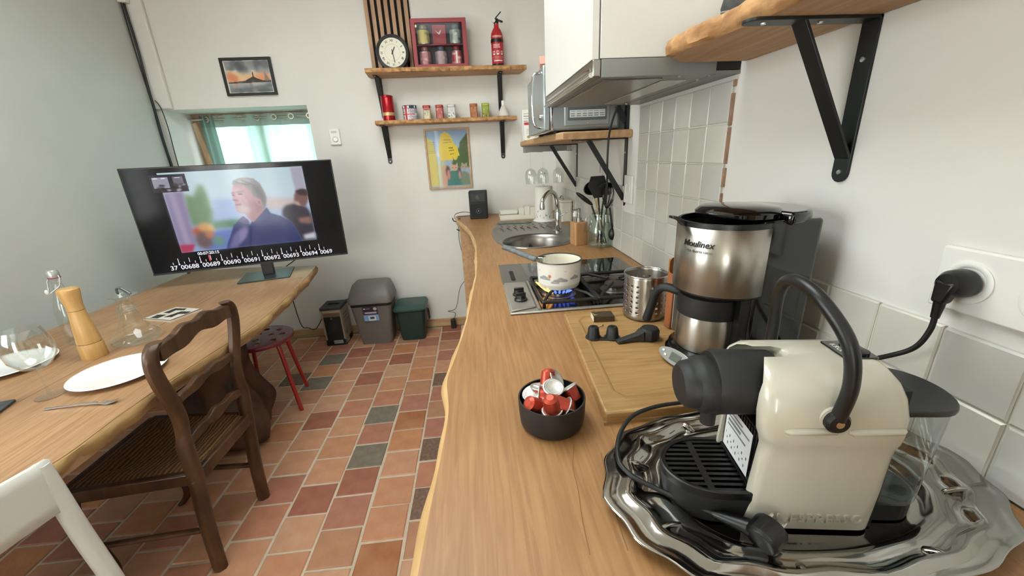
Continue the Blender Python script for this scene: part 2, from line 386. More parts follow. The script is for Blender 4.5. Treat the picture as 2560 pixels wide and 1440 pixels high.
for ci in range(-7, 7):
    xc = -.725+.0*ci+(ci-2+.5)*px_
    y0 = 1.611 if ci % 2 == 0 else 1.533
    for ri in range(-6, 10):
        yc = y0+(ri+.5)*py_
        if yc < .62 or yc-py_/2 > FY-.03 or xc-px_/2 < LX-.02 or nt_ >= 300: continue
        me = TS[special[(ci, ri)]] if (ci, ri) in special else TM[rng.randrange(14)]
        o = bpy.data.objects.new('floor_tile', me); COL.objects.link(o); o.parent = fl; o.location = (xc+rng.uniform(-.002, .002), yc+rng.uniform(-.002, .002), FZ+rng.uniform(-.001, .001)); nt_ += 1
        o.rotation_euler = (0, 0, rng.uniform(-.008, .008))

# ------------------------------------------------------------------ walls
wr = struct(MB().box(WX, WX+.2, BY, FY+.05, FZ, CEIL).build('wall_right', PLASTER))
NX0, NX1, NZ0, NZ1, NY = -2.153, -1.167, .93, 1.772, 3.62
wf = struct(MB().box(LX-.1, NX0, FY, NY+.12, FZ, CEIL).box(NX1, WX+.2, FY, NY+.12, FZ, CEIL).box(NX0, NX1, FY, NY+.12, NZ1, CEIL).box(NX0, NX1, FY, NY+.12, FZ, NZ0).build('wall_far', PLASTER))
LY0, LY1, LZ0, LZ1 = -.5, .8, .9, 2.1  # added side window, unseen, to bring light onto the right wall
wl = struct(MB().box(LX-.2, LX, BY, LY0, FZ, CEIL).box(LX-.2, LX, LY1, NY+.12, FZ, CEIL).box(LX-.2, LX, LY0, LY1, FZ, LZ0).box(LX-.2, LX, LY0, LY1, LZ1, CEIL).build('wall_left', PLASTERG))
w3 = struct(thing('added_side_window', '', '', (LX-.1, 0, 0))); del w3['label'], w3['category']
MB().box(-.03, .03, LY0, LY0+.06, LZ0, LZ1).box(-.03, .03, LY1-.06, LY1, LZ0, LZ1).box(-.03, .03, LY0+.06, LY1-.06, LZ0, LZ0+.06).box(-.03, .03, LY0+.06, LY1-.06, LZ1-.06, LZ1).box(-.03, .03, .12, .18, LZ0+.06, LZ1-.06).build('window_frame', WHITEM, w3, bevel=.004)
for y0, y1 in ((LY0+.06, .12), (.18, LY1-.06)): MB().box(-.004, .004, y0, y1, LZ0+.06, LZ1-.06).build('pane', PANE, w3)
KX0, KX1, KY0, KY1 = -1.3, 0, .45, 2.05   # added roof window, unseen, opened for light from above
struct(MB().box(LX-.2, KX0, BY-.2, NY+.12, CEIL, CEIL+.15).box(KX1, WX+.2, BY-.2, NY+.12, CEIL, CEIL+.15).box(KX0, KX1, BY-.2, KY0, CEIL, CEIL+.15).box(KX0, KX1, KY1, NY+.12, CEIL, CEIL+.15).build('ceiling', CEILM))
w3 = struct(thing('added_roof_window', '', '', (0, 0, CEIL+.12))); del w3['label'], w3['category']
MB().box(KX0, KX0+.05, KY0, KY1, -.02, .03).box(KX1-.05, KX1, KY0, KY1, -.02, .03).box(KX0+.05, KX1-.05, KY0, KY0+.05, -.02, .03).box(KX0+.05, KX1-.05, KY1-.05, KY1, -.02, .03).build('window_frame', WHITEM, w3, bevel=.004)
MB().box(KX0+.05, KX1-.05, KY0+.05, KY1-.05, .0, .006).build('pane', PANE, w3)
DX0, DX1, DZ1 = -2.05, -.85, 2.15
struct(MB().box(LX-.2, DX0, BY-.2, BY, FZ, CEIL).box(DX1, WX+.2, BY-.2, BY, FZ, CEIL).box(DX0, DX1, BY-.2, BY, DZ1, CEIL).build('wall_back', PLASTER))
dr = struct(thing('door_1', '', '', (0, BY-.1, FZ))); del dr['label'], dr['category']
for x0, x1 in ((DX0, -1.45), (-1.45, DX1)):
    MB().box(x0, x0+.07, -.025, .025, 0, DZ1-FZ).box(x1-.07, x1, -.025, .025, 0, DZ1-FZ).box(x0+.07, x1-.07, -.025, .025, 0, .12).box(x0+.07, x1-.07, -.025, .025, DZ1-FZ-.08, DZ1-FZ).build('door_leaf', WHITEM, dr, bevel=.004)
    MB().box(x0+.07, x1-.07, -.004, .004, .12, DZ1-FZ-.08).build('pane', PANE, dr)
# dark partition added unseen behind the camera to shade the near corner
struct(MB().box(.03, WX, -.64, -.50, FZ, 1.44).build('added_shade_wall', DKWOOD, bevel=.006))
# boxed corner, skirting
struct(MB().box(LX, -2.068, FY-.03, FY, NZ1+.004, CEIL).build('trim_1', PLASTER, bevel=.008))
bb = struct(MB().box(LX, WX, FY-.015, FY, FZ, .027).build('baseboard_far', BASEW, bevel=.003))
# window in the niche
wn = struct(thing('window_1', '', '', (0, NY, 0))); del wn['label'], wn['category']
WF = wood('window_wood', '#8a6f58', '#a58a70', .6, (20, 20, 2), knots=False)
MB().box(NX0, NX0+.06, -.06, .0, NZ0, NZ1).box(NX1-.06, NX1, -.06, 0, NZ0, NZ1).box(NX0+.06, NX1-.06, -.06, 0, NZ1-.07, NZ1).box(NX0+.06, NX1-.06, -.06, 0, NZ0, NZ0+.07).box(-1.69, -1.62, -.06, 0, NZ0+.07, NZ1-.07).build('window_frame', WF, wn, bevel=.004)
for x0, x1 in ((NX0+.06, -1.69), (-1.62, NX1-.06)): MB().box(x0, x1, -.035, -.029, NZ0+.07, NZ1-.07).build('pane', PANE, wn)
MB().box(NX0, NX1, -.36, 0, NZ0-.002, NZ0+.02).build('window_sill', WF, wn)
# curtain on a rod
rodt = tag(MB().tube([(NX0+.01, 3.52, 1.728), (NX1-.01, 3.52, 1.728)], .008, 12).build('curtain_rod', M('rod_brass', '#c8c3b4', .25, 1), smooth=40), 'thin pale metal curtain rod across the small deep window', 'curtain rod')
def cloth(name, col, tr):
    m = bpy.data.materials.new(name); m.use_nodes = True; N, L = nt(m); N.remove(N['Principled BSDF'])
    d = N.new('ShaderNodeBsdfDiffuse'); d.inputs[0].default_value = rgba(col); t = N.new('ShaderNodeBsdfTranslucent'); t.inputs[0].default_value = rgba(col)
    x = N.new('ShaderNodeMixShader'); x.inputs[0].default_value = tr; L.new(d.outputs[0], x.inputs[1]); L.new(t.outputs[0], x.inputs[2]); L.new(x.outputs[0], N['Material Output'].inputs[0]); return m
def curtain(label, x0, x1, wav, amp, z0, mat, hmat, ngr):
    t = thing('window_curtain', label, 'curtain', ((x0+x1)/2, 3.52, z0))
    h = 1.755-z0; n = 60; w = x1-x0
    def sheet(za, zb):
        rows = []
        for k in range(9):
            z = za+(zb-za)*k/8
            rows.append([(-w/2+w*i/n, amp*math.sin(2*PI*wav*i/n+.3*math.sin(5*z+i*.1)), z) for i in range(n+1)])
        return MB().loft(rows, closed=False)
    sheet(0, h-.085).build('fabric', mat, t, smooth=80)
    sheet(h-.085, h).build('header_band', hmat, t, smooth=80)
    for i in range(ngr):
        x = -w/2+w*(i+.5)/ngr
        MB().lathe([(.014, -.003), (.022, -.003), (.022, .003), (.014, .003)], 20, (x, amp*math.sin(2*PI*wav*(i+.5)/ngr)-.004, h-.028), frame_z((0, 1, 0)), loop=True).build('grommet', M('grommet_metal', '#c9c2b0', .3, 1), t, smooth=40)
    return t
curtain('mint green eyelet curtain glowing in the window behind the screen', -1.985, -1.185, 5, .016, 1.0, cloth('mint_voile', '#bfe0d6', .6), cloth('mint_header', '#a4b8b0', .06), 6)
curtain('narrow curtain edge beside the small window, its shade coloured grey-green', -2.075, -1.975, 2, .02, 1.0, cloth('shaded_mint_cloth', '#88a39a', .2), MATS.setdefault('shaded_mint_h', cloth('shaded_mint_header', '#7f988f', .15)), 1)  # curtain edge in shadow: the shade is put into the cloth colour
lw = MB(); lw.bar((-2.09, 3.47, 1.70), (-2.0, 3.45, 1.05), .035, .018, (0, 1, 0)); tag(lw.build('window_stay', wood('stay_wood', '#a8896a', '#bfa283', .6, (20, 20, 2), knots=False), bevel=.003), 'slanting wooden lath leaning in the window niche beside the curtain', 'lath')

# ------------------------------------------------------------------ wall tiles
def wtile(w, h, seed):
    q = random.Random(seed); e = .0025; a, b = w/2-.0014, h/2-.0014; t = -.007
    j = lambda: q.uniform(-.0009, .0009)
    P = [(-a+j(), -b+j()), (a+j(), -b+j()), (a+j(), b+j()), (-a+j(), b+j())]; d = [q.uniform(-.0008, .0008) for _ in range(4)]
    Q = [(x*(1-e/a), y*(1-e/b)) for x, y in P]
    return MB().add([(0, x, y) for x, y in P]+[(t+.002, x, y) for x, y in P]+[(t+k, x, y) for (x, y), k in zip(Q, d)],
      [(0, 1, 5, 4), (1, 2, 6, 5), (2, 3, 7, 6), (3, 0, 4, 7), (4, 5, 9, 8), (5, 6, 10, 9), (6, 7, 11, 10), (7, 4, 8, 11), (8, 9, 10, 11)])
WT = {}
def wall_tile(y0, y1, z0, z1):
    k = (round(y1-y0, 3), round(z1-z0, 3), rng.randrange(4))
    if k not in WT:
        me = wtile(k[0], k[1], hash(k) % 999).mesh('wall_tile'); me.materials.append(WALLT[k[2]]); WT[k] = me
    o = bpy.data.objects.new('wall_tile', WT[k]); COL.objects.link(o); o.parent = wr; o.location = (WX-.0005, (y0+y1)/2, (z0+z1)/2)
def block(ya, yb, n, rows):
    w = (yb-ya)/n
    for i in range(n):
        for z0, z1 in rows: wall_tile(ya+i*w, ya+(i+1)*w, z0, z1)
hr = .1002
MB().box(WX-.004, WX, -.05, 3.0, CT+.002, 1.1).box(WX-.004, WX, 1.028, 1.593, 1.1, 1.512).box(WX-.004, WX, 1.74, 2.57, 1.1, 1.205).build('grout_bed', GROUT, wr)
block(1.026, 1.595, 6, [(CT+i*hr, CT+(i+1)*hr) for i in range(6)])
block(1.595, 1.735, 1, [(CT, 1.008), (1.008, 1.102)]); block(1.735, 2.57, 9, [(CT, 1.013), (1.013, 1.113), (1.113, 1.212)])
block(2.57, 3.0, 4, [(CT, 1.013), (1.013, 1.113)])
block(-.02, 1.026, 11, [(CT, 1.008), (1.008, 1.104)])
e = MB(); zz = 1.106; q = random.Random(3)
while zz < 1.51:
    h = q.uniform(.03, .1); e.box(WX-.006-q.uniform(0, .002), WX-.0005, 1.021-q.uniform(0, .003), 1.0265, zz, min(zz+h, 1.513)); zz += h+q.uniform(.002, .02)
e.build('tile_edge', TILEEDGE, wr)
# ------------------------------------------------------------------ worktop with live edge, and what carries it
edge = [(-.11, -.35), (-.105, .0), (-.100, .25), (-.097, .332), (-.092, .417), (-.085, .512), (-.079, .635), (-.088, .748), (-.074, .853), (-.052, 1.04), (-.035, 1.275), (-.016, 1.567), (-.012, 1.926), (-.018, 2.227), (-.057, 2.61), (-.118, 2.93), (-.15, 3.06), (-.155, 3.255)]
el = spath2(edge, 6)
SKC = (.33, 2.24); 
def sink_out(k=1., n=48): # rounded oblong, wide end towards the wall
    pts = []
    for i in range(n):
        a = 2*PI*i/n; c, s = math.cos(a), math.sin(a)
        ex = 2.6; x = abs(c)**(2/ex)*(1 if c > 0 else -1)*.247*k; y = abs(s)**(2/ex)*(1 if s > 0 else -1)*.41*k*(1-.06*c)
        pts.append((SKC[0]+x, SKC[1]+.09+y))
    return pts
BW = (.315, 2.10, .19, .175)  # bowl centre and radii
bowl_hole = [(BW[0]+BW[2]*1.02*math.cos(2*PI*i/40), BW[1]+BW[3]*1.02*math.sin(2*PI*i/40)) for i in range(40)]
ct = thing('worktop', 'long honey-coloured oak worktop with a wavy natural edge', 'worktop', (0, 0, CT))
poly = el+[(WX-.008, 3.255), (WX-.008, -.35)]
MB().prism([(x, y) for x, y in poly], -.045, 0, holes=[bowl_hole]).build('slab', OAK, ct)
# rounded paler edge strip (sapwood)
rings = []
for i, (x, y) in enumerate(el):
    w = .0025*math.sin(y*13)+.0015*math.sin(y*41); rings.append([(x+.004, y, -.0005), (x-.006+w*.3, y, -.004), (x-.012+w, y, -.016), (x-.011+w, y, -.03), (x-.002+w, y, -.046), (x+.004, y, -.046)])
MB().loft(rings).build('live_edge', M('sapwood', '#b08a58', .6, col2='#c6a372', vs=30, bump=.4, bs=35, stretch=(1, .3, 1)), ct, smooth=60)
for nm, pts in (('grain_crack', [(.131, .515), (.119, .470), (.113, .424), (.105, .378), (.104, .331)]), ('grain_crack', [(.165, .490), (.155, .400), (.150, .33)])):
    MB().tube(smooth_path([(x+.002*math.sin(y*170), y, .0) for x, y in pts], 6), .0005, 6).build(nm, M('crack_brown', '#80592f', .8), ct)
# end panel and cupboard under the worktop
eb = MB(); prof = spath2([(-.14, 3.02), (-.10, 2.9), (-.03, 2.6), (.01, 2.3)], 5)
tag(MB().box(-.135, .60, 3.02, 3.06, FZ, CT-.047).build('worktop_end_panel', SHELFY, bevel=.004), 'upright wooden panel carrying the far end of the worktop', 'panel')
for i, (y0, y1) in enumerate(((-.3, .55), (.56, 1.40))):
    cb = thing('base_cabinet', ('white base cabinet under the worktop below the silver tray', 'white base cabinet under the worktop below the gas hob')[i], 'cabinet', (.12, y0, FZ))
    MB().box(0, WX-.13, 0, y1-y0, .08, .86).build('body', WHITEM, cb); d = MB().box(-.02, -.002, .005, y1-y0-.005, .09, .85).build('door', WHITEM, cb, bevel=.003)
    MB().bar((-.045, .1, .78), (-.045, .28, .78), .01, .01).bar((-.045, .12, .78), (-.02, .12, .78), .008, .008).bar((-.045, .26, .78), (-.02, .26, .78), .008, .008).build('handle', CHROME, d)
MINT = M('mint_fabric', '#b7cfc6', .8, var=.06, vs=8)
bg = thing('hanging_towel', 'pale mint cloth hanging under the curved far end of the worktop', 'towel', (.0, 2.12, .5))
tw = [[(.006*math.sin(9*y)+.004*math.sin(31*y+z*9), y, z) for y in np.linspace(-.16, .2, 25)] for z in np.linspace(-.2, .33, 7)]
MB().loft(tw, closed=False).build('cloth', MINT, bg, smooth=60).modifiers.new('s', 'SOLIDIFY').thickness = .006
MB().loft([[(-.006+.004*math.sin(11*y), y, z) for y in np.linspace(.02, .24, 15)] for z in np.linspace(.12, .345, 5)], closed=False).build('fold', MINT, bg, smooth=60).modifiers.new('s', 'SOLIDIFY').thickness = .005
MB().tube([(-.003, -.2, .335), (-.003, .26, .335)], .006).build('rail', CHROME, bg, smooth=40)

# ------------------------------------------------------------------ sink with drainer
sk = thing('kitchen_sink', 'oval stainless steel sink with a ribbed drainer set in the worktop', 'sink', (0, 0, CT))
so = sink_out(); rings = []
def ringz(pts, z): return [(x, y, z) for x, y in pts]
outer = sink_out(1.0, 40); outer2 = sink_out(.965, 40)
bh = [(BW[0]+BW[2]*math.cos(2*PI*i/40), BW[1]+BW[3]*math.sin(2*PI*i/40)) for i in range(40)]
MB().prism(outer2, .0005, .004, holes=[[(BW[0]+1.06*(x-BW[0]), BW[1]+1.06*(y-BW[1])) for x, y in bh]]).build('deck', STEELD, sk)
MB().loft([ringz(outer, .0005), ringz([(SKC[0]+.99*(x-SKC[0]), SKC[1]+.09+.99*(y-SKC[1]-.09)) for x, y in outer], .005), ringz(outer2, .004)], cap0=False, cap1=False).build('rim', STEELD, sk, smooth=50)
def bsc(k, z): return [(BW[0]+k*BW[2]*math.cos(2*PI*i/40), BW[1]+k*BW[3]*math.sin(2*PI*i/40), z) for i in range(40)]
MB().loft([bsc(1.07, .004), bsc(1.02, .0055), bsc(.97, -.002), bsc(.93, -.03), bsc(.9, -.10), bsc(.84, -.135), bsc(.7, -.148), bsc(.02, -.155)], cap0=False).build('bowl', M('sink_bowl_steel', '#9a9691', .3, 1), sk, smooth=60)
st = MB().lathe([(.0, -.150), (.036, -.150), (.04, -.146), (.04, -.158)], 24, (BW[0], BW[1]+.03, 0)).build('strainer', CHROME, sk, smooth=40)
for k in range(6): MB().lathe([(.0, -.1496), (.007, -.1496), (.007, -.1485), (.0, -.1485)], 10, (BW[0]+.02*math.cos(k), BW[1]+.03+.02*math.sin(k), 0)).build('drain_hole', BLACKM, st)
lt = MB().lathe([(.0, 0), (.014, 0), (.017, .002), (.0, .003)], 20, (BW[0]-.015, BW[1]+.155, -.06), frame_z((0, -1, .1))).build('overflow', CHROME, sk, smooth=40)
for k in range(4): MB().bar((BW[0]-.015-.011*math.cos(k*PI/4), BW[1]+.1515, -.06-.011*math.sin(k*PI/4)), (BW[0]-.015+.011*math.cos(k*PI/4), BW[1]+.1515, -.06+.011*math.sin(k*PI/4)), .002, .003).build('overflow_slot', BLACKM, lt)
for i in range(8): # raised wavy ribs of the drainer
    x = .155+i*.043; MB().tube(smooth_path([(x, 2.63, .0035), (x+.012, 2.58, .006), (x-.006, 2.52, .006), (x+.010, 2.45, .006), (x+.004, 2.41, .0035)], 6), .005, 8, flat=.6).build('drainer_rib', STEELD, sk, smooth=60)
tap = thing('kitchen_tap', 'chrome swan-neck mixer tap behind the sink bowl', 'tap', (.478, 2.31, CT+.004))
MB().lathe([(.028, 0), (.028, .006), (.022, .012), (.02, .06), (.019, .11), (.015, .125), (.012, .13)], 24).build('body', CHROME, tap, smooth=40)
MB().tube(smooth_path([(0, 0, .10), (-.003, -.005, .16), (-.02, -.03, .215), (-.055, -.08, .24), (-.09, -.13, .232), (-.115, -.16, .205), (-.12, -.165, .18)], 8), [.0115]*49, 14).build('spout', CHROME, tap, smooth=60)
MB().lathe([(.014, -.022), (.0145, .0), (.012, .012)], 20, (-.12, -.165, .178)).build('aerator', CHROME, tap, smooth=40)
MB().bar((.012, -.012, .095), (.05, -.04, .12), .012, .009).build('lever', CHROME, tap, bevel=.003)
# things round the sink
ck = MB().prism(rrect(-.12, .12, -.035, .035, .03, 6), 0, .006, rot_m(0, 0, 0)); cl = tag(ck.build('dish_cloth', M('cloth_grey', '#70756d', .9, var=.3, vs=25), loc=(.255, 2.715, CT+.004), rot=(0, 0, -.1), bevel=.002), 'folded grey-green dish cloth lying behind the drainer', 'cloth')
dt = thing('cutlery_tray', 'cream plastic drainer tray with a divided cup at the far wall', 'tray', (.305, 2.93, CT))
def openbox(x0, x1, y0, y1, z0, z1, t=.003): return MB().box(x0, x1, y0, y1, z0, z0+t).box(x0, x0+t, y0, y1, z0+t, z1).box(x1-t, x1, y0, y1, z0+t, z1).box(x0+t, x1-t, y0, y0+t, z0+t, z1).box(x0+t, x1-t, y1-t, y1, z0+t, z1)
openbox(-.135, .135, -.07, .08, 0, .032, .004).build('tray_body', CREAMP, dt, bevel=.0015)
MB().box(-.13, .01, -.002, .002, .004, .03).build('divider', CREAMP, dt)
openbox(-.128, .0, .02, .076, .032, .058, .003).build('side_tray', CREAMP, dt)
for i in range(3): openbox(.01+i*.042, .05+i*.042, .02, .076, .004, .075+.008*(i % 2), .003).build('cutlery_cup', CREAMP, dt)
kr = thing('paper_towel_holder', 'white paper towel roll on a chrome stand behind the tap', 'paper towel', (.468, 2.74, CT))
MB().lathe([(.075, 0), (.075, .008), (.07, .012)], 32).build('base', WHITEP, kr, smooth=40)
cv = Canvas(90, 60, '#ece8df')
for k in range(16): cv.ell(rng.random(), rng.uniform(.72, .95), .012, .035, rng.choice(['#7d8f98', '#a06e5a', '#8aa28c', '#b9c2c0']))
MB().lathe([(.02, .012), (.06, .012), (.062, .016), (.062, .232), (.06, .236), (.02, .236)], 40).build('paper_roll', M('kitchen_paper', '#ece8df', .95, bump=.2, bs=150), kr, smooth=40)
picture('printed_border', cv, curved(.0625, 150, 370, .016, .215), INK, kr, True)
MB().tube(smooth_path([(0, 0, .2), (0, 0, .30), (.004, 0, .32), (.012, 0, .322), (.014, 0, .305), (.012, 0, .25)], 6), .0035, 8).build('rod', CHROME, kr, smooth=60)
cc = thing('white_canister', 'white ribbed plastic caddy in the corner behind the tap', 'caddy', (.607, 2.74, CT))
MB().prism(rrect(-.042, .042, -.1, .1, .02), 0, .13).build('body', CREAMP, cc, bevel=.004); MB().prism(rrect(-.044, .044, -.102, .102, .02), .131, .145).build('lid', CREAMP, cc, bevel=.003)
MB().tube(smooth_path([(-.01, -.05, .145), (-.01, -.02, .162), (-.01, .03, .162), (-.01, .06, .145)], 5), .004, 8).build('lid_handle', M('grey_plastic', '#8d8d88', .5), cc, smooth=60)
for i in range(5): MB().box(-.0455, -.042, -.085+i*.035, -.07+i*.035, .02, .11).build('rib', CREAMP, cc)
sp = thing('washing_up_bottle', 'clear bottle of amber washing-up liquid beside the wooden soap pump', 'bottle', (.535, 2.12, CT))
MB().lathe([(.026, 0), (.03, .005), (.03, .07), (.022, .1), (.012, .112), (.012, .118)], 24, sx=1.0, sy=.7).build('bottle_body', glass('bottle_plastic', (.9, .93, .9)), sp, smooth=50)
MB().lathe([(.025, .003), (.028, .006), (.028, .02), (0.001, .02)], 24, sx=1, sy=.68).build('liquid', M('amber_liquid', '#c47a12', .15), sp, smooth=50)
MB().lathe([(.014, .118), (.014, .135), (.009, .138), (.006, .15)], 20).build('cap', WHITEP, sp, smooth=40)
sd = thing('soap_dispenser', 'wooden block soap dispenser with a steel pump beside the sink', 'soap dispenser', (.512, 1.955, CT), .2)
MB().prism(rrect(-.034, .034, -.034, .034, .006, 3), 0, .115).build('block', wood('beech', '#b98a5c', '#c99d6d', .5, (30, 30, 4), knots=False), sd, bevel=.002)
MB().lathe([(.015, .115), (.015, .135), (.0065, .136), (.0065, .16)], 20).build('collar', STEEL, sd, smooth=40)
MB().lathe([(.009, .16), (.009, .18), (.006, .182)], 16).build('pump_head', CHROME, sd, smooth=40); MB().tube([(0, 0, .174), (-.035, .0, .174), (-.042, 0, .171)], [.0045, .004, .003], 10).build('nozzle', CHROME, sd, smooth=50)

# ------------------------------------------------------------------ glass jar of kitchen tools
jc = (.600, 1.885)
jr = thing('utensil_jar', 'clip-top glass jar holding black kitchen utensils by the wall tiles', 'jar', (*jc, CT))
JG = glass('jar_glass', (.90, .94, .91), 1, 1.5, .03)
MB().lathe([(.0, .001), (.055, .001), (.06, .008), (.06, .075), (.055, .10), (.043, .13), (.04, .14), (.04, .172), (.043, .176), (.037, .178), (.036, .14), (.051, .098), (.056, .07), (.056, .012), (0, .008)], 36, loop=False).build('jar_body', JG, jr, smooth=50)
MB().tube([(.0425*math.cos(a), .0425*math.sin(a), .158) for a in np.linspace(0, 2*PI, 25)[:-1]], .0018, 8, closed=True).build('wire_ring', CHROME, jr, smooth=60)
MB().tube([(.012, -.045, .158), (.012, -.05, .125), (.034, -.04, .122), (.034, -.03, .158)], .0018, 8, closed=True).build('clasp', CHROME, jr, smooth=60)
jl = MB().lathe([(.0, -.004), (.04, -.004), (.044, 0), (.04, .005), (0, .008)], 28, (-.062, .005, .11), frame_z((-.95, -.1, .3))).build('lid', JG, jr, smooth=50)
def utensil(label, name, base, top, headfn, r=.005, mat=BLACKP):
    t = thing(name, label, 'utensil', (0, 0, 0)); b, e = Vector(base), Vector(top)
    MB().tube([b, b.lerp(e, .5), e], [r*.8, r, r*.8], 10).build('handle', mat, t, smooth=60)
    d = (e-b).normalized(); R = Matrix.Translation(e) @ frame_z(d).to_4x4(); headfn(t, R, d); return t
Z0 = CT+.012
def flat_head(outline, th, bend=0., mat=BLACKP, nm='blade'):
    def f(t, R, d):
        Q = R @ rot_m(PI/2, 0, bend); n = len(outline)
        MB().prism(outline, -th/2, th/2, Q).build(nm, mat, t, bevel=.0012)
    return f
def bowl_head(rx, ry, dep, tilt):
    def f(t, R, d):
        rows = []
        for i in range(9):
            k = i/8; rows.append([R @ rot_m(tilt, 0, 0) @ Vector((rx*k*math.cos(a), dep*(1-k*k), ry+ry*k*math.sin(a))) for a in np.linspace(0, 2*PI, 25)[:-1]])
        MB().loft(rows, cap0=False, cap1=False).build('bowl', BLACKP, t, smooth=60).modifiers.new('s', 'SOLIDIFY').thickness = .003
    return f
J = lambda x, y, z: (jc[0]+x, jc[1]+y, CT+z)
utensil('black serving spoon leaning far out of the glass jar', 'serving_spoon', J(.02, -.01, .014), J(-.045, -.005, .20), lambda t, R, d: MB().ball((0, 0, 0), 1, 16, 10).build('bowl', BLACKP, t, smooth=60), .005)
so_ = [o for o in bpy.data.objects if o.name.startswith('bowl') and o.parent and o.parent.name.startswith('serving_spoon')][0]
so_.data.transform(Matrix.Translation(Vector(J(-.082, -.008, .235))) @ rot_m(0, math.radians(-52), 0) @ Matrix.Diagonal((.011, .024, .052, 1)))
utensil('broad black turner with its blade fanning above the jar', 'slotted_turner', J(.01, .01, .014), J(-.012, .0, .235), flat_head([(-.02, 0), (.02, 0), (.045, .06), (.035, .10), (-.03, .105), (-.048, .06)], .003, 0))
utensil('black ladle with a round bowl on the wall side of the jar', 'soup_ladle', J(-.01, .01, .014), J(.02, .01, .245), bowl_head(.042, .036, .03, .5))
utensil('black skimmer leaning behind the turner in the jar', 'skimmer', J(.03, -.01, .014), J(-.03, .012, .25), bowl_head(.046, .034, .014, .2))
def whisk(t, R, d):
    for k in range(6):
        a = PI*k/6; MB().tube(smooth_path([R @ Vector((.004*math.cos(a)*s, .004*math.sin(a)*s, 0)) if z == 0 else R @ Vector((w*s*math.cos(a), w*s*math.sin(a), z)) for s, w, z in ((1, 0, 0), (1, .022, .035), (1, .03, .075), (1, .016, .1), (-1, .016, .1), (-1, .03, .075), (-1, .022, .035), (-1, 0, 0))], 4), .0016, 6).build('wire_loop', BLACKP, t, smooth=60)
utensil('black balloon whisk standing upright in the glass jar', 'whisk', J(.005, -.02, .014), J(.026, -.012, .185), whisk)
utensil('pale wooden spatula handle standing in the glass jar', 'wooden_spatula', J(.02, .01, .014), J(-.022, -.02, .19), flat_head([(-.006, 0), (.006, 0), (.007, .05), (-.007, .05)], .006, 0, wood('ash', '#b9a27c', '#c9b48d', .6, (30, 30, 3), knots=False), 'paddle'), .005, M('ash_h', '#bfa982', .6))
hb = thing('hanging_brush', 'black round-headed scoop leaning outside the jar against the tiles', 'utensil', (0, 0, 0))
MB().tube(smooth_path([J(.035, -.03, .19), J(.045, -.035, .12), J(.05, -.035, .09)], 5), .0045, 8).build('handle', BLACKP, hb, smooth=60)
MB().ball(J(.052, -.035, .062), .026, 16, 10, (.8, .8, 1.15)).build('head', BLACKP, hb, smooth=60)
# ------------------------------------------------------------------ hob: gas half in front, glass half behind
hb = thing('gas_hob', 'steel and black hob with two gas burners and a glass hotplate', 'hob', (0, 0, CT))
HX0, HX1, HY0, HYM, HY1 = .078, .60, 1.075, 1.365, 1.628
HS = M('hob_steel', '#a09b91', .42, .55, var=.05, vs=40); HW = M('hob_well', '#5f5a54', .16, 1)
MB().box(HX0, HX1, HYM+.003, HY1, .0005, .006).build('glass_hotplate', M('ceramic_glass', '#06070a', .05, coat=.6), hb, bevel=.002)
MB().box(HX0-.001, HX0+.098, HYM+.0025, HY1+.001, .0012, .0066).build('control_plate', M('grey_trim', '#85827d', .35, .8), hb, bevel=.0012)
MB().prism(rrect(HX0+.034, HX0+.05, HYM+.03, HYM+.15, .008), .006, .009).build('slider_slot', BLACKM, hb)
MB().prism([(HX0, HY0), (HX1, HY0), (HX1, HYM-.002), (HX0, HYM-.002)], .0005, .007).build('gas_plate', HS, hb, bevel=.003)
MB().prism([(HX0+.004, HY0+.006), (HX0+.082, HY0+.030), (HX0+.082, HYM-.01), (HX0+.004, HYM-.01)], .007, .013).build('knob_panel', HS, hb, bevel=.004)
MB().box(HX0+.092, HX1-.008, HY0+.012, HYM-.012, .0066, .0085).build('well', HW, hb, bevel=.002)
MB().tube([(HX0+.089, HY0+.008, .010), (HX0+.089, HYM-.008, .010)], .005, 8).build('ridge', HS, hb, smooth=50)
for ky in (1.165, 1.215):
    k = MB().lathe([(.021, .012), (.021, .018), (.0175, .021), (.016, .032), (.0, .033)], 28, (HX0+.042, ky, 0)).build('knob', BLACKP, hb, smooth=40)
    MB().box(HX0+.026, HX0+.058, ky-.004, ky+.004, .03, .038).build('grip', BLACKP, k, bevel=.0015)
BUR = [(.252, 1.215, .042), (.445, 1.22, .036)]
for bx, by, br in BUR:
    b = MB().lathe([(br*1.35, .008), (br*1.3, .011), (br*1.02, .012), (br*1.0, .02), (br*.9, .022)], 36, (bx, by, 0)).build('burner', M('burner_alu', '#8c8680', .35, 1), hb, smooth=40)
    MB().lathe([(br*.94, .022), (br*.98, .024), (br*.96, .0285), (br*.5, .030), (0, .030)], 36, (bx, by, 0)).build('burner_cap', M('burner_enamel', '#3a2c26', .5), b, smooth=40)
    for k in range(18): MB().box(br*.965, br*1.005, -.0016, .0016, .014, .021, rot_m(0, 0, 2*PI*k/18, (bx, by, 0))).build('gas_port', BLACKM, b)
GR = M('cast_iron', '#16130f', .5, bump=.1, bs=200)
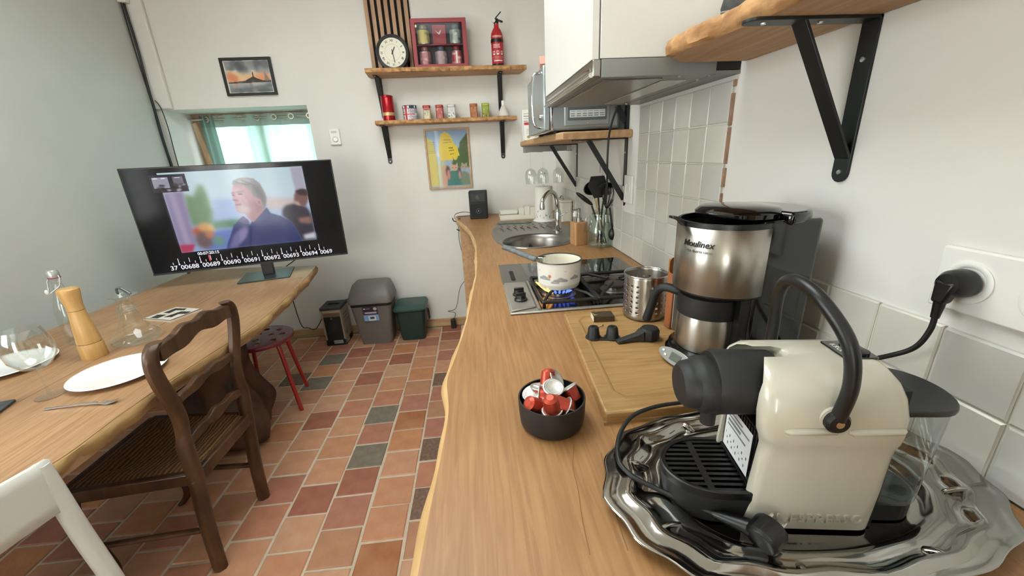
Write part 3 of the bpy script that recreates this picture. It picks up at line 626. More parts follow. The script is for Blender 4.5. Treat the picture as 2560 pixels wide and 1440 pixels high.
for i, (bx, by, br) in enumerate(BUR):
    x0, x1 = ((HX0+.10, .345), (.352, HX1-.014))[i]; y0, y1 = HY0+.020, HYM-.018; zg = .034
    g = MB().tube(smooth_path([(x0+.02, y0, zg-.008), (x1-.02, y0, zg-.008), (x1, y0+.02, zg-.008), (x1, y1-.02, zg-.008), (x1-.02, y1, zg-.008), (x0+.02, y1, zg-.008), (x0, y1-.02, zg-.008), (x0, y0+.02, zg-.008)], 4, True), .0062, 8, closed=True)
    gg = g.build('pan_support', GR, hb, smooth=60)
    for k, (ex, ey) in enumerate(((x0+.006, y0+.006), (x1-.006, y0+.006), (x1-.006, y1-.006), (x0+.006, y1-.006))):
        d = Vector((bx-ex, by-ey, 0)).normalized(); MB().tube([(ex, ey, zg-.008), (ex+d.x*.03, ey+d.y*.03, zg+.002), (bx-d.x*.03, by-d.y*.03, zg+.004)], .005, 8).build('support_arm', GR, gg, smooth=60)
        MB().lathe([(.005, .008), (.005, zg-.008)], 8, (ex, ey, 0)).build('foot', GR, gg)
# the flame of the lit burner
fb = bpy.data.materials.new('flame_blue'); fo = bpy.data.materials.new('flame_orange')
for m, c, s in ((fb, '#5a78ff', 2.2), (fo, '#ffb45a', 3.5)):
    m.use_nodes = True; N, L = nt(m); N.remove(N['Principled BSDF']); e_ = N.new('ShaderNodeEmission'); e_.inputs[0].default_value = rgba(c); e_.inputs[1].default_value = s
    t_ = N.new('ShaderNodeBsdfTransparent'); x_ = N.new('ShaderNodeMixShader'); x_.inputs[0].default_value = .62; L.new(t_.outputs[0], x_.inputs[1]); L.new(e_.outputs[0], x_.inputs[2]); L.new(x_.outputs[0], N['Material Output'].inputs[0])
fr = thing('gas_flame', 'ring of blue and orange gas flames licking the saucepan bottom', 'flame', (BUR[0][0], BUR[0][1], CT+.022))
q = random.Random(5)
for k in range(22):
    a = 2*PI*k/22; long = (150 < math.degrees(a) < 235); r0 = .040; h = q.uniform(.014, .02) if not long else q.uniform(.024, .036)
    out = .006 if not long else .028
    p = [(r0*math.cos(a), r0*math.sin(a), .0), ((r0+.006)*math.cos(a), (r0+.006)*math.sin(a), .006), ((r0+.008+out*.5)*math.cos(a), (r0+.008+out*.5)*math.sin(a), h*.6), ((r0+.008+out)*math.cos(a), (r0+.008+out)*math.sin(a), h)]
    MB().tube(p, [.0025, .004, .003, .0005], 8).build('flame_tongue', fo if long or k % 3 == 1 and q.random() < .6 else fb, fr, smooth=60)
# ------------------------------------------------------------------ saucepan on the flame
ENAM = M('cream_enamel', '#e6e1d2', .16, coat=.5); EW = M('white_enamel', '#e9e6de', .16, coat=.5)
pn = thing('saucepan', 'small white enamel saucepan with clouds print on the lit burner', 'saucepan', (BUR[0][0], BUR[0][1]-.005, CT+.041))
MB().lathe([(.0, 0), (.062, 0), (.0665, .006), (.069, .03), (.0715, .088)], 48, cap1=False).build('outer_wall', EW, pn, smooth=50)
MB().lathe([(.0, .004), (.058, .004), (.064, .01), (.069, .086)], 48, cap1=False).build('inside', ENAM, pn, smooth=50)
MB().lathe([(.069, .0855), (.0735, .0855), (.0742, .0875), (.0725, .0895), (.069, .0885)], 48, loop=True).build('rim', M('enamel_rim', '#4b443c', .3), pn, smooth=50)
cv = Canvas(150, 60, '#e9e6de')
for x, y, s in ((.22, .6, 1), (.52, .66, 1), (.78, .58, .8), (.42, .75, .6)):
    for dx, dy, r in ((-.05, .02, .035), (0, -.02, .045), (.045, .01, .04), (.09, .03, .03), (-.09, .035, .03)): cv.ell(x+dx*s, y+dy*1.6, r*s, r*s*1.7, '#9a9c9e', 1)
    cv.rect(x-.11*s, y+.06, x+.12*s, y+.12, '#9a9c9e')
cv.ell(.33, .5, .03, .085, '#c98a52', 1).ell(.33, .53, .016, .05, '#a9765a', 1)
for x, y in ((.1, .25), (.35, .3), (.6, .22), (.8, .32), (.93, .2)): cv.line(x, y+.04, x-.025, y-.02, .006, '#b0b2b3', .4).line(x, y+.04, x+.025, y-.02, .006, '#b0b2b3', .4)
picture('cloud_print', cv, lambda u, v: ((.0686+.0034*(1-v))*math.cos(math.radians(185+150*u)), (.0686+.0034*(1-v))*math.sin(math.radians(185+150*u)), .016+.062*(1-v)), GLOSSINK, pn, True)
GH = M('pan_handle_grey', '#55585a', .5, col2='#6c6f70', vs=60, bump=.25, bs=90, stretch=(1, 1, 1))
MB().tube(smooth_path([(-.064, .042, .078), (-.085, .065, .082), (-.115, .11, .088), (-.15, .165, .094), (-.162, .182, .095)], 5), [.008]+[.0125]*19+[.007], 12, flat=.7).build('handle', GH, pn, smooth=60)
MB().box(-.012, .012, -.016, .006, .066, .09, rot_m(0, 0, .98, (-.055, .033, 0))).build('handle_bracket', CHROME, pn, bevel=.002)

# ------------------------------------------------------------------ chopping board and what lies on it
bd = thing('chopping_board', 'thick wooden chopping board with a juice groove beside the coffee maker', 'board', (0, 0, CT))
B0, B1 = Vector((.214, 1.0)), Vector((.186, .535)); bz = .024
pb = [(.194, .556), (.565, .556), (.585, .985), (.223, 1.008)]
BDW = wood('board_wood', '#9c7647', '#b38d5a', .5, (5, 60, 60), rot=-.05)
cx = sum(p[0] for p in pb)/4; cy = sum(p[1] for p in pb)/4
MB().prism(pb, 0, bz).build('board_body', BDW, bd, bevel=.004)
ins = lambda k: [(cx+(x-cx)*k, cy+(y-cy)*k) for x, y in pb]
gp = []
for x, y in ins(.83): gp.append((x, y, bz+.0002))
gpts = []
for i in range(4):
    a, b = Vector(gp[i]), Vector(gp[(i+1) % 4]); gpts += [a.lerp(b, t) for t in np.linspace(.06, .94, 8)]
MB().tube(gpts, .0042, 8, closed=True, flat=.25).build('juice_groove', M('groove_shade_wood', '#94703f', .6), bd, smooth=60)
MB().prism([(x, y) for x, y in ((.1925, .5535), (.5665, .5535), (.5665, .5575), (.1925, .5575))], .0, .006).build('end_batten', BDW, bd)
bz0 = CT+bz
mb = thing('matchbox', 'small brown matchbox with a white drawer on the chopping board', 'matchbox', (.315, .945, bz0), -.08)
MB().box(-.028, .026, -.019, .019, 0, .0145).build('sleeve', M('match_sleeve', '#4a3420', .6), mb)
MB().box(-.0285, -.027, -.0178, .0178, .001, .0135).build('drawer', M('drawer_card', '#d8d2c6', .7), mb)
cv = Canvas(50, 36, '#3d3220').blotch(4, 10, ['#8c7a35', '#c8b24a', '#2a2a1c', '#a8a070'], .04, .12, al=.9, soft=1)
picture('printed_top', cv, lambda u, v: (-.0275+.053*u, -.0185+.037*(1-v), .0149), INK, mb)
mt = thing('matchstick', 'single used match lying beside the matchbox', 'match', (.285, .895, bz0+.0015), .45)
MB().box(-.018, .016, -.001, .001, -.001, .001).build('stick', M('match_wood', '#d9bd86', .7), mt); MB().ball((.018, 0, 0), .002, 8, 6).build('burnt_head', BLACKM, mt)
RUB = M('black_silicone', '#171716', .55, bump=.05, bs=200)
pd = thing('refillable_pods', 'two black refillable coffee pods joined by a strap', 'coffee pod', (.281, .838, bz0), -.1)
for i, x in enumerate((-.023, .021)):
    MB().lathe([(.0, 0), (.019, 0), (.019, .003), (.0155, .004), (.0125, .026), (.0105, .0295), (.004, .030), (.004, .028), (0, .028)], 28, (x, -.004*i, 0)).build('pod', RUB, pd, smooth=45)
MB().bar((-.01, -.009, .002), (.012, -.013, .002), .014, .0035).build('strap', RUB, pd, bevel=.001)
sc = thing('coffee_scoop', 'black plastic coffee scoop with a faceted cup on the board', 'scoop', (.352, .808, bz0), .12)
MB().loft([[(-.05, -.008, .001), (-.05, .008, .001), (-.05, .006, .008), (-.05, -.006, .008)], [(0, -.011, .004), (0, .011, .004), (0, .009, .018), (0, -.009, .018)], [(.012, -.016, .001), (.012, .016, .001), (.012, .013, .026), (.012, -.013, .026)]]).build('handle', RUB, sc, bevel=.0015)
MB().lathe([(.018, 0), (.0225, .003), (.0225, .024), (.019, .029), (.0, .029)], 10, (.032, 0, 0)).build('cup', RUB, sc, smooth=20, bevel=.0012)

# ------------------------------------------------------------------ perforated steel pot
PX, PY, PR, PH = .430, .952, .055, .124
up = thing('steel_utensil_pot', 'empty perforated stainless steel utensil pot beside the coffee maker', 'utensil pot', (PX, PY, bz0))
seg = 42; mbp = MB(); fs = []
zs = [.006+.112*i/16 for i in range(17)]
hole = {(j, i) for j in range(seg) if j % 6 in (0, 2, 4) and j % 12 != 4 for i in (2, 4, 6, 8, 10, 12)}
V = [[(PR*math.cos(2*PI*j/seg), PR*math.sin(2*PI*j/seg), z) for j in range(seg)] for z in zs]
flat = [p for row in V for p in row]; nseg = seg
for i in range(16):
    for j in range(seg):
        a, b, c, d = i*seg+j, i*seg+(j+1) % seg, (i+1)*seg+(j+1) % seg, (i+1)*seg+j
        if (j, i) in hole:
            k = len(flat); P4 = [Vector(flat[x]) for x in (a, b, c, d)]; ctr = sum(P4, Vector())/4
            n8 = []
            for t in range(8):
                ang = PI/4*t; u = (P4[1]-P4[0])*.5*.86*math.cos(ang)+(P4[3]-P4[0])*.5*.86*math.sin(ang); n8.append(len(flat)); flat.append(tuple(ctr+u))
            cr = {5: a, 7: b, 1: c, 3: d}
            fs += [(a, b, n8[7], n8[6], n8[5]), (b, c, n8[1], n8[0], n8[7]), (c, d, n8[3], n8[2], n8[1]), (d, a, n8[5], n8[4], n8[3])]
        else: fs.append((a, b, c, d))
mbp.add(flat, fs)
w = mbp.build('perforated_wall', STEEL, up, smooth=50); w.modifiers.new('s', 'SOLIDIFY').thickness = .0008
MB().lathe([(.0, .001), (PR-.004, .001), (PR, .006)], seg, cap1=False).build('bottom', STEEL, up, smooth=60)
MB().tube([(PR*math.cos(a), PR*math.sin(a), .1185) for a in np.linspace(0, 2*PI, 49)[:-1]], .0017, 8, closed=True).build('rolled_rim', CHROME, up, smooth=60)

# ------------------------------------------------------------------ black bowl with coffee capsules
BX, BYc, BR = .106, .578, .0575
bo = thing('capsule_bowl', 'round matt black bowl full of coffee capsules on the worktop', 'bowl', (BX, BYc, CT))
MB().lathe([(.0, .0), (.047, .0), (.0525, .003), (.0555, .009), (.0572, .03), (.058, .05), (.0577, .0535), (.0552, .0535), (.0542, .03), (.052, .012), (.046, .007), (0, .006)], 56).build('bowl_body', M('stoneware_black', '#1d1a17', .55, bump=.05, bs=200), bo, smooth=50)
CRED = M('capsule_red', '#b84a38', .36, .6, var=.06, vs=60); CAL = M('capsule_foil', '#cfccc6', .45, .5, var=.1, vs=70, bump=.1, bs=160); CRIM = M('capsule_rim', '#d8d6d2', .3, .8)
cbody = MB().lathe([(.0, .0275), (.006, .0275), (.0105, .0245), (.0118, .0235), (.0145, .0015), (.0148, 0)], 28, cap0=True, cap1=False).mesh('capsule_body'); cbody.shade_smooth(); cbody.set_sharp_from_angle(angle=.5); cbody.materials.append(CRED)
cfoil = MB().lathe([(.0, -.0004), (.0125, -.0004), (.0135, -.0014), (.0150, -.0010)], 28, cap0=True, cap1=False).mesh('foil_lid'); cfoil.shade_smooth(); cfoil.materials.append(CAL)
crim = MB().lathe([(.0145, -.0012), (.0182, -.0012), (.0186, -.0002), (.0182, .0008), (.0145, .0008)], 28, loop=True).mesh('flange'); crim.shade_smooth(); crim.materials.append(CRIM)
D = [ # position in the bowl, direction of the capsule's narrow end
 ((.000, .038, .055), (.1, .35, .9), 'red coffee capsule standing on top at the far side of the bowl'),
 ((.036, .016, .056), (.45, -.45, -.75), 'red coffee capsule tipped over the wall side rim of the bowl'),
 ((.020, -.030, .047), (-.75, .1, .5), 'red coffee capsule with its dark foil turned towards the tray'),
 ((-.006, -.036, .050), (-.15, -.2, .95), 'red coffee capsule in front of the central foil lid'),
 ((-.030, -.016, .044), (-.6, -.35, .6), 'red coffee capsule lying near the floor side of the bowl'),
 ((.003, -.004, .072), (-.05, .35, -.93), 'coffee capsule turned upside down with its round foil lid facing up'),
 ((-.036, .012, .055), (.3, .2, -.95), 'coffee capsule with a grey foil lid at the rim beside the floor'),
 ((.018, .036, .066), (-.5, .2, -.45), 'coffee capsule standing on edge with a silver lid at the back'),
 ((-.018, .022, .060), (-.1, -.2, -.98), 'small bright foil lid facing up behind the central capsule'),
 ((-.020, .004, .052), (.8, -.3, .1), 'white edged coffee capsule wedged sideways between two red ones'),
 ((-.012, -.034, .032), (.1, .6, -.5), 'coffee capsule low in the bowl under the front red one'),
 ((.026, -.028, .030), (.2, .8, .4), 'coffee capsule half hidden at the front rim of the bowl'),
]
for p, d, lb in D:
    c = thing('coffee_capsule', lb, 'coffee capsule', (BX+p[0]*.9, BYc+p[1]*.9, CT+p[2]), 0, 'capsules in the black bowl')
    dv = Vector(d).normalized(); c.rotation_mode = 'QUATERNION'; c.rotation_quaternion = frame_z(dv).to_quaternion()
    for nm, me in (('capsule_body', cbody), ('foil_lid', cfoil), ('flange', crim)):
        o = bpy.data.objects.new(nm, me); COL.objects.link(o); o.parent = c

# ------------------------------------------------------------------ filter coffee maker
KX, KY = .495, .745
cm = thing('coffee_maker', 'tall black and steel filter coffee maker with a thermal jug by the wall', 'coffee maker', (.4688, .7055, CT+bz)); cm.scale = (.947, .947, .947)
MB().lathe([(.088, 0), (.093, .006), (.094, .02), (.088, .032), (.075, .036), (.0, .036)], 56).build('base', BLACKG, cm, smooth=40)
def dshape(r, x1, hw, n=18): # round front, straight sides running back to x1
    a0 = math.degrees(math.asin(min(1, hw/r))); return [(r*math.cos(math.radians(t)), r*math.sin(math.radians(t))) for t in np.linspace(a0, 360-a0, n*2)]+[(x1-.02, -hw), (x1-.006, -hw+.006), (x1, -hw+.025), (x1, hw-.025), (x1-.006, hw-.006), (x1-.02, hw)]
hwid = .083
MB().prism([(.02, -hwid), (.135, -hwid+.002), (.15, -hwid+.025), (.15, hwid-.025), (.135, hwid-.002), (.02, hwid)], .0, .315).build('tank_column', BLACKG, cm, bevel=.006)
MB().box(.0, .04, -.078, .078, .03, .17).build('inner_column', BLACKP, cm)
DR = .088
ringp = [(DR*math.cos(a), DR*math.sin(a)) for a in np.linspace(math.radians(62), math.radians(298), 50)]
MB().loft([[(x, y, .172) for x, y in ringp], [(x*1.005, y*1.005, .302) for x, y in ringp]], closed=False).build('steel_band', STEEL, cm, smooth=60).modifiers.new('s', 'SOLIDIFY').thickness = -.002
MB().lathe([(.06, .160), (.08, .163), (.0875, .168), (.087, .3), (.08, .3), (.07, .22), (.0, .22)], 56).build('filter_housing', BLACKP, cm, smooth=40)
MB().lathe([(.084, .302), (.0895, .302), (.0895, .312), (.084, .312)], 56, loop=True).build('rim', BLACKP, cm, smooth=40)
MB().loft([[(-.088, .012+.0, .3), (-.088, -.012, .3), (-.088, -.012, .306), (-.088, .012, .306)], [(-.10, .012, .312), (-.10, -.012, .312), (-.10, -.01, .320), (-.10, .01, .320)], [(-.116, .010, .318), (-.116, -.010, .318), (-.116, -.008, .3225), (-.116, .008, .3225)]]).build('spout_tab', BLACKP, cm, bevel=.001)
lid = MB().lathe([(.0, .315), (.07, .315), (.078, .318), (.079, .326), (.07, .334), (.03, .338), (0, .338)], 48, (.022, 0, 0)).build('lid', BLACKG, cm, smooth=40)
MB().prism([(x, y) for x, y in arc(.06, 0, .092, -88, 88, 18)]+[(.055, .05), (.055, -.05)], .306, .330).build('tank_cover', BLACKG, cm, bevel=.008, bseg=3)
MB().box(.143, .152, -.02, .0, .285, .30).build('cover_hinge', BLACKP, cm)
jg = MB().lathe([(.0, .037), (.060, .037), (.063, .042), (.063, .095), (.060, .118), (.058, .122)], 44, (-.014, 0, 0)).build('thermal_jug', STEEL, cm, smooth=40)
MB().lathe([(.0595, .112), (.064, .114), (.065, .135), (.062, .155), (.05, .162), (0, .162)], 44, (-.014, 0, 0)).build('jug_collar', BLACKM, jg, smooth=40)
hp = smooth_path([(-.062, .032, .150), (-.085, .062, .152), (-.096, .078, .135), (-.102, .086, .10), (-.108, .094, .062)], 6)
MB().tube(hp, [.011]+[.0125]*22+[.0135, .012], 12, flat=.75).build('jug_handle', BLACKM, jg, smooth=60)
MB().bar((-.05, .03, .148), (-.068, .04, .15), .02, .012).build('thumb_lever', BLACKM, jg, bevel=.003)
ca = math.radians(196)
pr_ = Matrix.Translation((.0945*math.cos(ca), .0945*math.sin(ca), .02)) @ Matrix.Rotation(ca+PI/2, 4, 'Z') @ Matrix.Rotation(math.radians(-28), 4, 'X')
cpn = MB().prism([(.05*math.cos(t), .0165*math.sin(t)) for t in np.linspace(0, 2*PI, 40)[:-1]], 0, .003, pr_ @ Matrix(((1, 0, 0, 0), (0, 0, -1, 0), (0, 1, 0, 0), (0, 0, 0, 1)))).build('control_panel', M('panel_silver', '#a9a9a6', .35, .6), cm, bevel=.0008)
MB().box(-.014, .014, -.0045, -.0028, -.0085, .0085, pr_).build('display', M('lcd_grey', '#5b6057', .2), cpn)
for bx_, bz_ in ((-.027, -.004), (-.036, .003), (.024, -.006), (.024, .004), (.036, 0)): MB().box(bx_-.0035, bx_+.0035, -.005, -.003, bz_-.0025, bz_+.0025, pr_).build('button', M('button_grey', '#d2d2cf', .4), cpn, bevel=.0006)
TXT = M('black_ink', '#15130f', .5); TXTG = M('grey_ink', '#77716a', .5)
def wrap(o, r, a0, zc): # bends a lettering mesh round the drum
    for v in o.data.vertices:
        x, z, d = v.co.x, v.co.y, v.co.z; a = a0+x/r; v.co = ((r+d)*math.cos(a), (r+d)*math.sin(a), zc+z)
A_T = math.radians(207)
wrap(text('Moulinex', .017, TXT, cm, Matrix.Identity(4), shear=.25, bold=.0002), .0908, A_T, .272)
wrap(text('subito therm timer', .0085, TXTG, cm, Matrix.Identity(4)), .0908, A_T, .258)
# boxes behind the coffee maker
bx = thing('coffee_filter_box', 'brown cardboard box standing behind the coffee maker jug', 'box', (.505, .868, CT+bz), .12)
MB().box(-.055, .06, -.012, .014, 0, .175).build('carton', M('kraft_brown', '#9a5b33', .7, var=.08, vs=15), bx, bevel=.003)
MB().prism(rrect(-.03, .03, 0, .04, .012), .012, .0145, face_my(-.04, 0, .145)).build('tab', M('kraft_brown2', '#a5653a', .6), bx)
cv = Canvas(24, 70, '#a9a8a3'); [cv.rect(.12, .1+.085*i, .2+.6*((i*37 % 10)/10), .1+.085*i+.03, '#6c6a66') for i in range(10)]; cv.rect(.1, .06, .22, .09, '#8c3a2c').rect(.1, .28, .22, .31, '#8c3a2c')
lf = thing('instruction_card', 'grey printed card propped against the brown box behind the jug', 'card', (.478, .846, CT+bz), .1)
MB().prism(rrect(-.024, .03, 0, .155, .01), -.001, .001, face_my(0, 0, 0)).build('card', M('card_grey', '#a9a8a3', .5), lf)
picture('print', cv, flat_y(-.021, .012, .048, .13, -.0016), INK, lf)
# ------------------------------------------------------------------ silver tray
tr = thing('silver_tray', 'large scalloped silver serving tray under the espresso machine', 'tray', (.397, .392, CT))
def tray_ring(k, z, n=120, sc=1.):
    out = []
    for i in range(n):
        a = 2*PI*i/n; c, s = math.cos(a), math.sin(a); ex = 2.35
        x = abs(c)**(2/ex)*(1 if c >= 0 else -1); y = abs(s)**(2/ex)*(1 if s >= 0 else -1)
        w = 1-.030*sc*abs(math.sin(4*a))**.6*(1 if (int(a/(PI/4)) % 2) else .5)+.012*sc*math.cos(16*a)
        out.append((.256*k*x*w, .155*k*y*w, z))
    return out
MB().loft([tray_ring(.02, .002, sc=0), tray_ring(.55, .002, sc=.0), tray_ring(.60, .0025, sc=.1), tray_ring(.635, .006, sc=.2), tray_ring(.66, .012, sc=.3), tray_ring(.70, .0135, sc=.5), tray_ring(.735, .0115, sc=.8), tray_ring(.78, .0105, sc=1.3), tray_ring(.82, .014, sc=1.5), tray_ring(.85, .0205, sc=1.5), tray_ring(.88, .0205, sc=1.3), tray_ring(.905, .0165, sc=1), tray_ring(.96, .0175, sc=1), tray_ring(.99, .0185, sc=1), tray_ring(1.0, .018, sc=1)], cap1=False).build('dish', SILVER, tr, smooth=60).modifiers.new('s', 'SOLIDIFY').thickness = .0011
for k in range(8):
    a = PI/8+k*PI/4; x, y = .205*math.cos(a), .127*math.sin(a)
    MB().tube(smooth_path([(x*.93, y*.93, .010), (x, y, .0165), (x*1.05, y*1.05, .0175), (x*1.11, y*1.11, .0145)], 4), [.002]+[.0052]*11+[.002], 10, flat=.6).build('embossed_shell', SILVER, tr, smooth=60)

# ------------------------------------------------------------------ espresso machine on the tray
IVORY = M('ivory_plastic', '#bdb8a8', .22, coat=.25)
em = thing('espresso_machine', 'ivory capsule espresso machine with a black arched handle on the tray', 'espresso machine', (.305, .388, CT+.0035), math.radians(-9.5))
def shell(z, xf, xr, w, r=.02, nd=.036, nw=.041):
    w_ = w; n_ = min(nw, w-.011); r = min(r, w*.7); rr_ = .006
    P = [(xf+.004, -w_+.0045), (xf+.010, -w_)]
    P += [(xr-r+r*math.cos(t), -w_+r+r*math.sin(t)) for t in np.linspace(-PI/2, 0, 7)]
    P += [(xr-r+r*math.cos(t), w_-r+r*math.sin(t)) for t in np.linspace(0, PI/2, 7)]
    P += [(xf+.010, w_), (xf+.004, w_-.0045), (xf, w_-.009), (xf, n_), (xf+nd-.016, n_), (xf+nd-.005, n_-.006), (xf+nd, n_-.018 if n_ > .02 else n_*.5)]
    P += [(xf+nd, -(n_-.018 if n_ > .02 else n_*.5)), (xf+nd-.005, -n_+.006), (xf+nd-.016, -n_), (xf, -n_), (xf, -w_+.009)]
    return [(x, y, z) for x, y in P]
S = [(.004, 0, .150, .0535), (.06, .002, .151, .055), (.108, .005, .151, .0555), (.122, .006, .152, .057), (.131, .004, .152, .0605), (.142, .0, .151, .0628), (.165, -.003, .149, .063), (.185, -.003, .145, .0595), (.199, -.001, .140, .053), (.2085, .003, .134, .043), (.2135, .008, .131, .032), (.215, .012, .128, .024)]
MB().loft([shell(*s) for s in S]).build('casing', IVORY, em, smooth=50)
MB().box(.034, .15, -.045, .045, .002, .19).build('core', BLACKM, em)
MB().box(.008, .034, -.0405, .0405, .006, .13).build('front_panel', BLACKM, em)
fp = [o for o in em.children if o.name.startswith('front_panel')][0]
for i in range(13): MB().box(.006, .0085, -.038+i*.006, -.035+i*.006, .07, .128).build('panel_rib', BLACKP, fp)
cv = Canvas(60, 44, '#d9dadb'); q = random.Random(8)
for i in range(4): cv.rect(.08, .08+i*.1, .55+q.random()*.38, .13+i*.1, '#777a7e')
for i in range(16): cv.rect(.06+.055*(i % 16), .62+.1*(i % 3), .09+.055*i, .68+.1*(i % 3), '#555a60')
picture('rating_sticker', cv, lambda u, v: (.0055, .034-.064*u, .058+.062*(1-v)), INK, em)
R_x = frame_z((-1, 0, 0))
MB().lathe([(.034, -.03), (.0375, -.028), (.0385, .005), (.0385, .036), (.037, .04)], 40, (0, 0, .175), R_x).build('brew_head', BLACKM, em, smooth=40)
bh = [o for o in em.children if o.name.startswith('brew_head')][0]
MB().lathe([(.035, .04), (.0355, .05), (.034, .055), (.0305, .058), (.0295, .064), (.028, .070), (.023, .075), (.0, .076)], 40, (0, 0, .172), R_x, sx=1.08, sy=.95).build('lever_nose', BLACKM, bh, smooth=40)
MB().lathe([(.009, -.012), (.009, .02)], 20, (-.035, 0, .128)).build('outlet_spout', BLACKM, bh, smooth=40)
# drip tray with its grid
dt_ = [(0, -.05)]+[(-.012-.098*math.cos(t)*1.0, -.05*math.sin(t)*-1) for t in np.linspace(-PI/2, PI/2, 28)]+[(0, .05)]
dt_ = [(.008, -.05)]+[(-.025-.062*math.cos(t), .05*math.sin(t)) for t in np.linspace(-PI/2, PI/2, 30)]+[(.008, .05)]
def scl(p, k): return [((x+.02)*k-.02, y*k) for x, y in p]
drip = MB().loft([[(x, y, .002) for x, y in scl(dt_, .9)], [(x, y, .034) for x, y in scl(dt_, .97)], [(x, y, .042) for x, y in dt_]]).build('drip_tray', BLACKM, em, smooth=40)
MB().loft([[(x, y, .042) for x, y in dt_], [(x, y, .052) for x, y in dt_], [(x, y, .053) for x, y in scl(dt_, .975)], [(x, y, .052) for x, y in scl(dt_, .9)], [(x, y, .043) for x, y in scl(dt_, .9)]], cap0=False, cap1=False).build('grid_rim', BLACKP, drip, smooth=40)
for i in range(11):
    y = -.042+i*.0084; L_ = .055*math.sqrt(max(.05, 1-(y/.047)**2)); MB().box(-.025-L_, .006, y-.0021, y+.0021, .045, .0505).build('grid_bar', BLACKP, drip)
MB().box(-.042, -.034, -.043, .043, .046, .0508).build('cross_bar', BLACKP, drip)
# sides: ribs, handle, lettering
for x0, x1 in ((.018, .072), (.082, .138)):
    MB().tube([(x0, -.0622, .152), (x0+.004, -.0632, .152), (x1-.004, -.0632, .1535), (x1, -.0622, .1535)], [.002, .0042, .0042, .002], 10).build('side_rib', IVORY, em, smooth=60)
hpts = smooth_path([(.064, -.067, .172), (.066, -.070, .215), (.060, -.062, .257), (.048, -.032, .290), (.044, .0, .299), (.048, .032, .290), (.060, .062, .257), (.066, .070, .215), (.064, .067, .172)], 7)
hn = MB().tube(hpts, .0072, 12, flat=1.0).build('handle', BLACKP, em, smooth=60)
for sg in (-1, 1):
    pv = MB().lathe([(.012, -.005), (.0125, .003), (.010, .006), (0, .006)], 28, (.064, sg*.066, .168), frame_z((0, sg, 0))).build('pivot', BLACKP, hn, smooth=40)
    MB().lathe([(.0042, .005), (.0042, .0066), (0, .0066)], 14, (.064, sg*.066, .168), frame_z((0, sg, 0))).build('pivot_screw', CHROME, pv, smooth=40)
    MB().lathe([(.0145, -.002), (.0145, .001), (.012, .002)], 28, (.064, sg*.0625, .168), frame_z((0, sg, 0))).build('pivot_boss', IVORY, em, smooth=40)
text('NESPRESSO', .0175, IVORY, em, face_my(.082, -.0549, .022), ext=.0012, bold=.0002, space=1.12)
MB().prism(rrect(.094, .131, -.020, .024, .004), .2130, .2165).build('top_plate', BLACKG, em, bevel=.001)
for y in (-.007, .012): MB().lathe([(.0085, 0), (.0085, .003), (.0, .004)], 24, (.119, y, .2160)).build('button', BLACKP, em, smooth=40)
text('KRUPS', .0085, M('white_ink', '#d8d8d8', .5), em, Matrix.Translation((.102, .002, .2167)) @ Matrix.Rotation(-PI/2, 4, 'Z') @ Matrix.Rotation(0, 4, 'X'), ext=.0003)
TG = glass('tank_plastic', (.80, .83, .83), .9, 1.45, .03)
tk = [(.146, -.046), (.178, -.046)]+[(.184+.040*math.sin(t)*.9, -.046*math.cos(t)) for t in np.linspace(.15, PI-.15, 14)]+[(.178, .046), (.146, .046)]
tank = MB().loft([[(x*.985, y*.9, .03) for x, y in tk], [(x, y, .16) for x, y in tk]], cap1=False).build('water_tank', TG, em, smooth=40)
MB().loft([[(x*.98, y*.86, .032) for x, y in tk], [(x*.984, y*.9, .062) for x, y in tk]]).build('water', glass('still_water', (.86, .9, .9), .7, 1.2), tank, smooth=40)
MB().prism([(.150+(x-.152)*1.08, y*1.07) for x, y in tk], .160, .167).build('tank_lid', BLACKP, em, bevel=.002)
MB().prism([(x*.99, y*.8) for x, y in tk], .002, .028).build('tank_base', BLACKM, em)
# mains lead and plug lying over the tray
cord = thing('machine_cord', 'black mains lead with a moulded plug looped over the silver tray', 'power cord', (0, 0, CT))
MB().tube(smooth_path([(.45, .535, .03), (.40, .545, .045), (.331, .539, .043), (.275, .537, .041), (.228, .522, .038), (.194, .487, .032), (.178, .444, .027), (.187, .417, .023), (.212, .395, .019), (.235, .374, .019), (.262, .347, .022)], 6), .0034, 10).build('lead', CABLE, cord, smooth=60)
pl = MB().tube([(.262, .347, .022), (.268, .341, .023), (.283, .326, .026), (.290, .319, .027)], [.0045, .0062, .0085, .010], 14).build('strain_relief', BLACKP, cord, smooth=40)
pm = rot_m(.25, .45, -.75, (.298, .305, .030))
MB().lathe([(.0165, -.013), (.0185, -.009), (.0185, .008), (.017, .013), (.012, .015), (0, .015)], 14, (0, 0, 0), frame_z((.72, .35, .25))).build('plug_head', BLACKP, cord, smooth=25, bevel=.001)
ph = [o for o in cord.children if o.name.startswith('plug_head')][0]; ph.location = (.300, .307, .030)
for s in (-1, 1): MB().tube([(.300+.014*.72-.008*s*.4, .307+.014*.35+.008*s*.8, .034), (.300+.030*.72-.008*s*.4, .307+.030*.35+.008*s*.8, .038)], .0022, 8).build('pin', CHROME, cord, smooth=40)
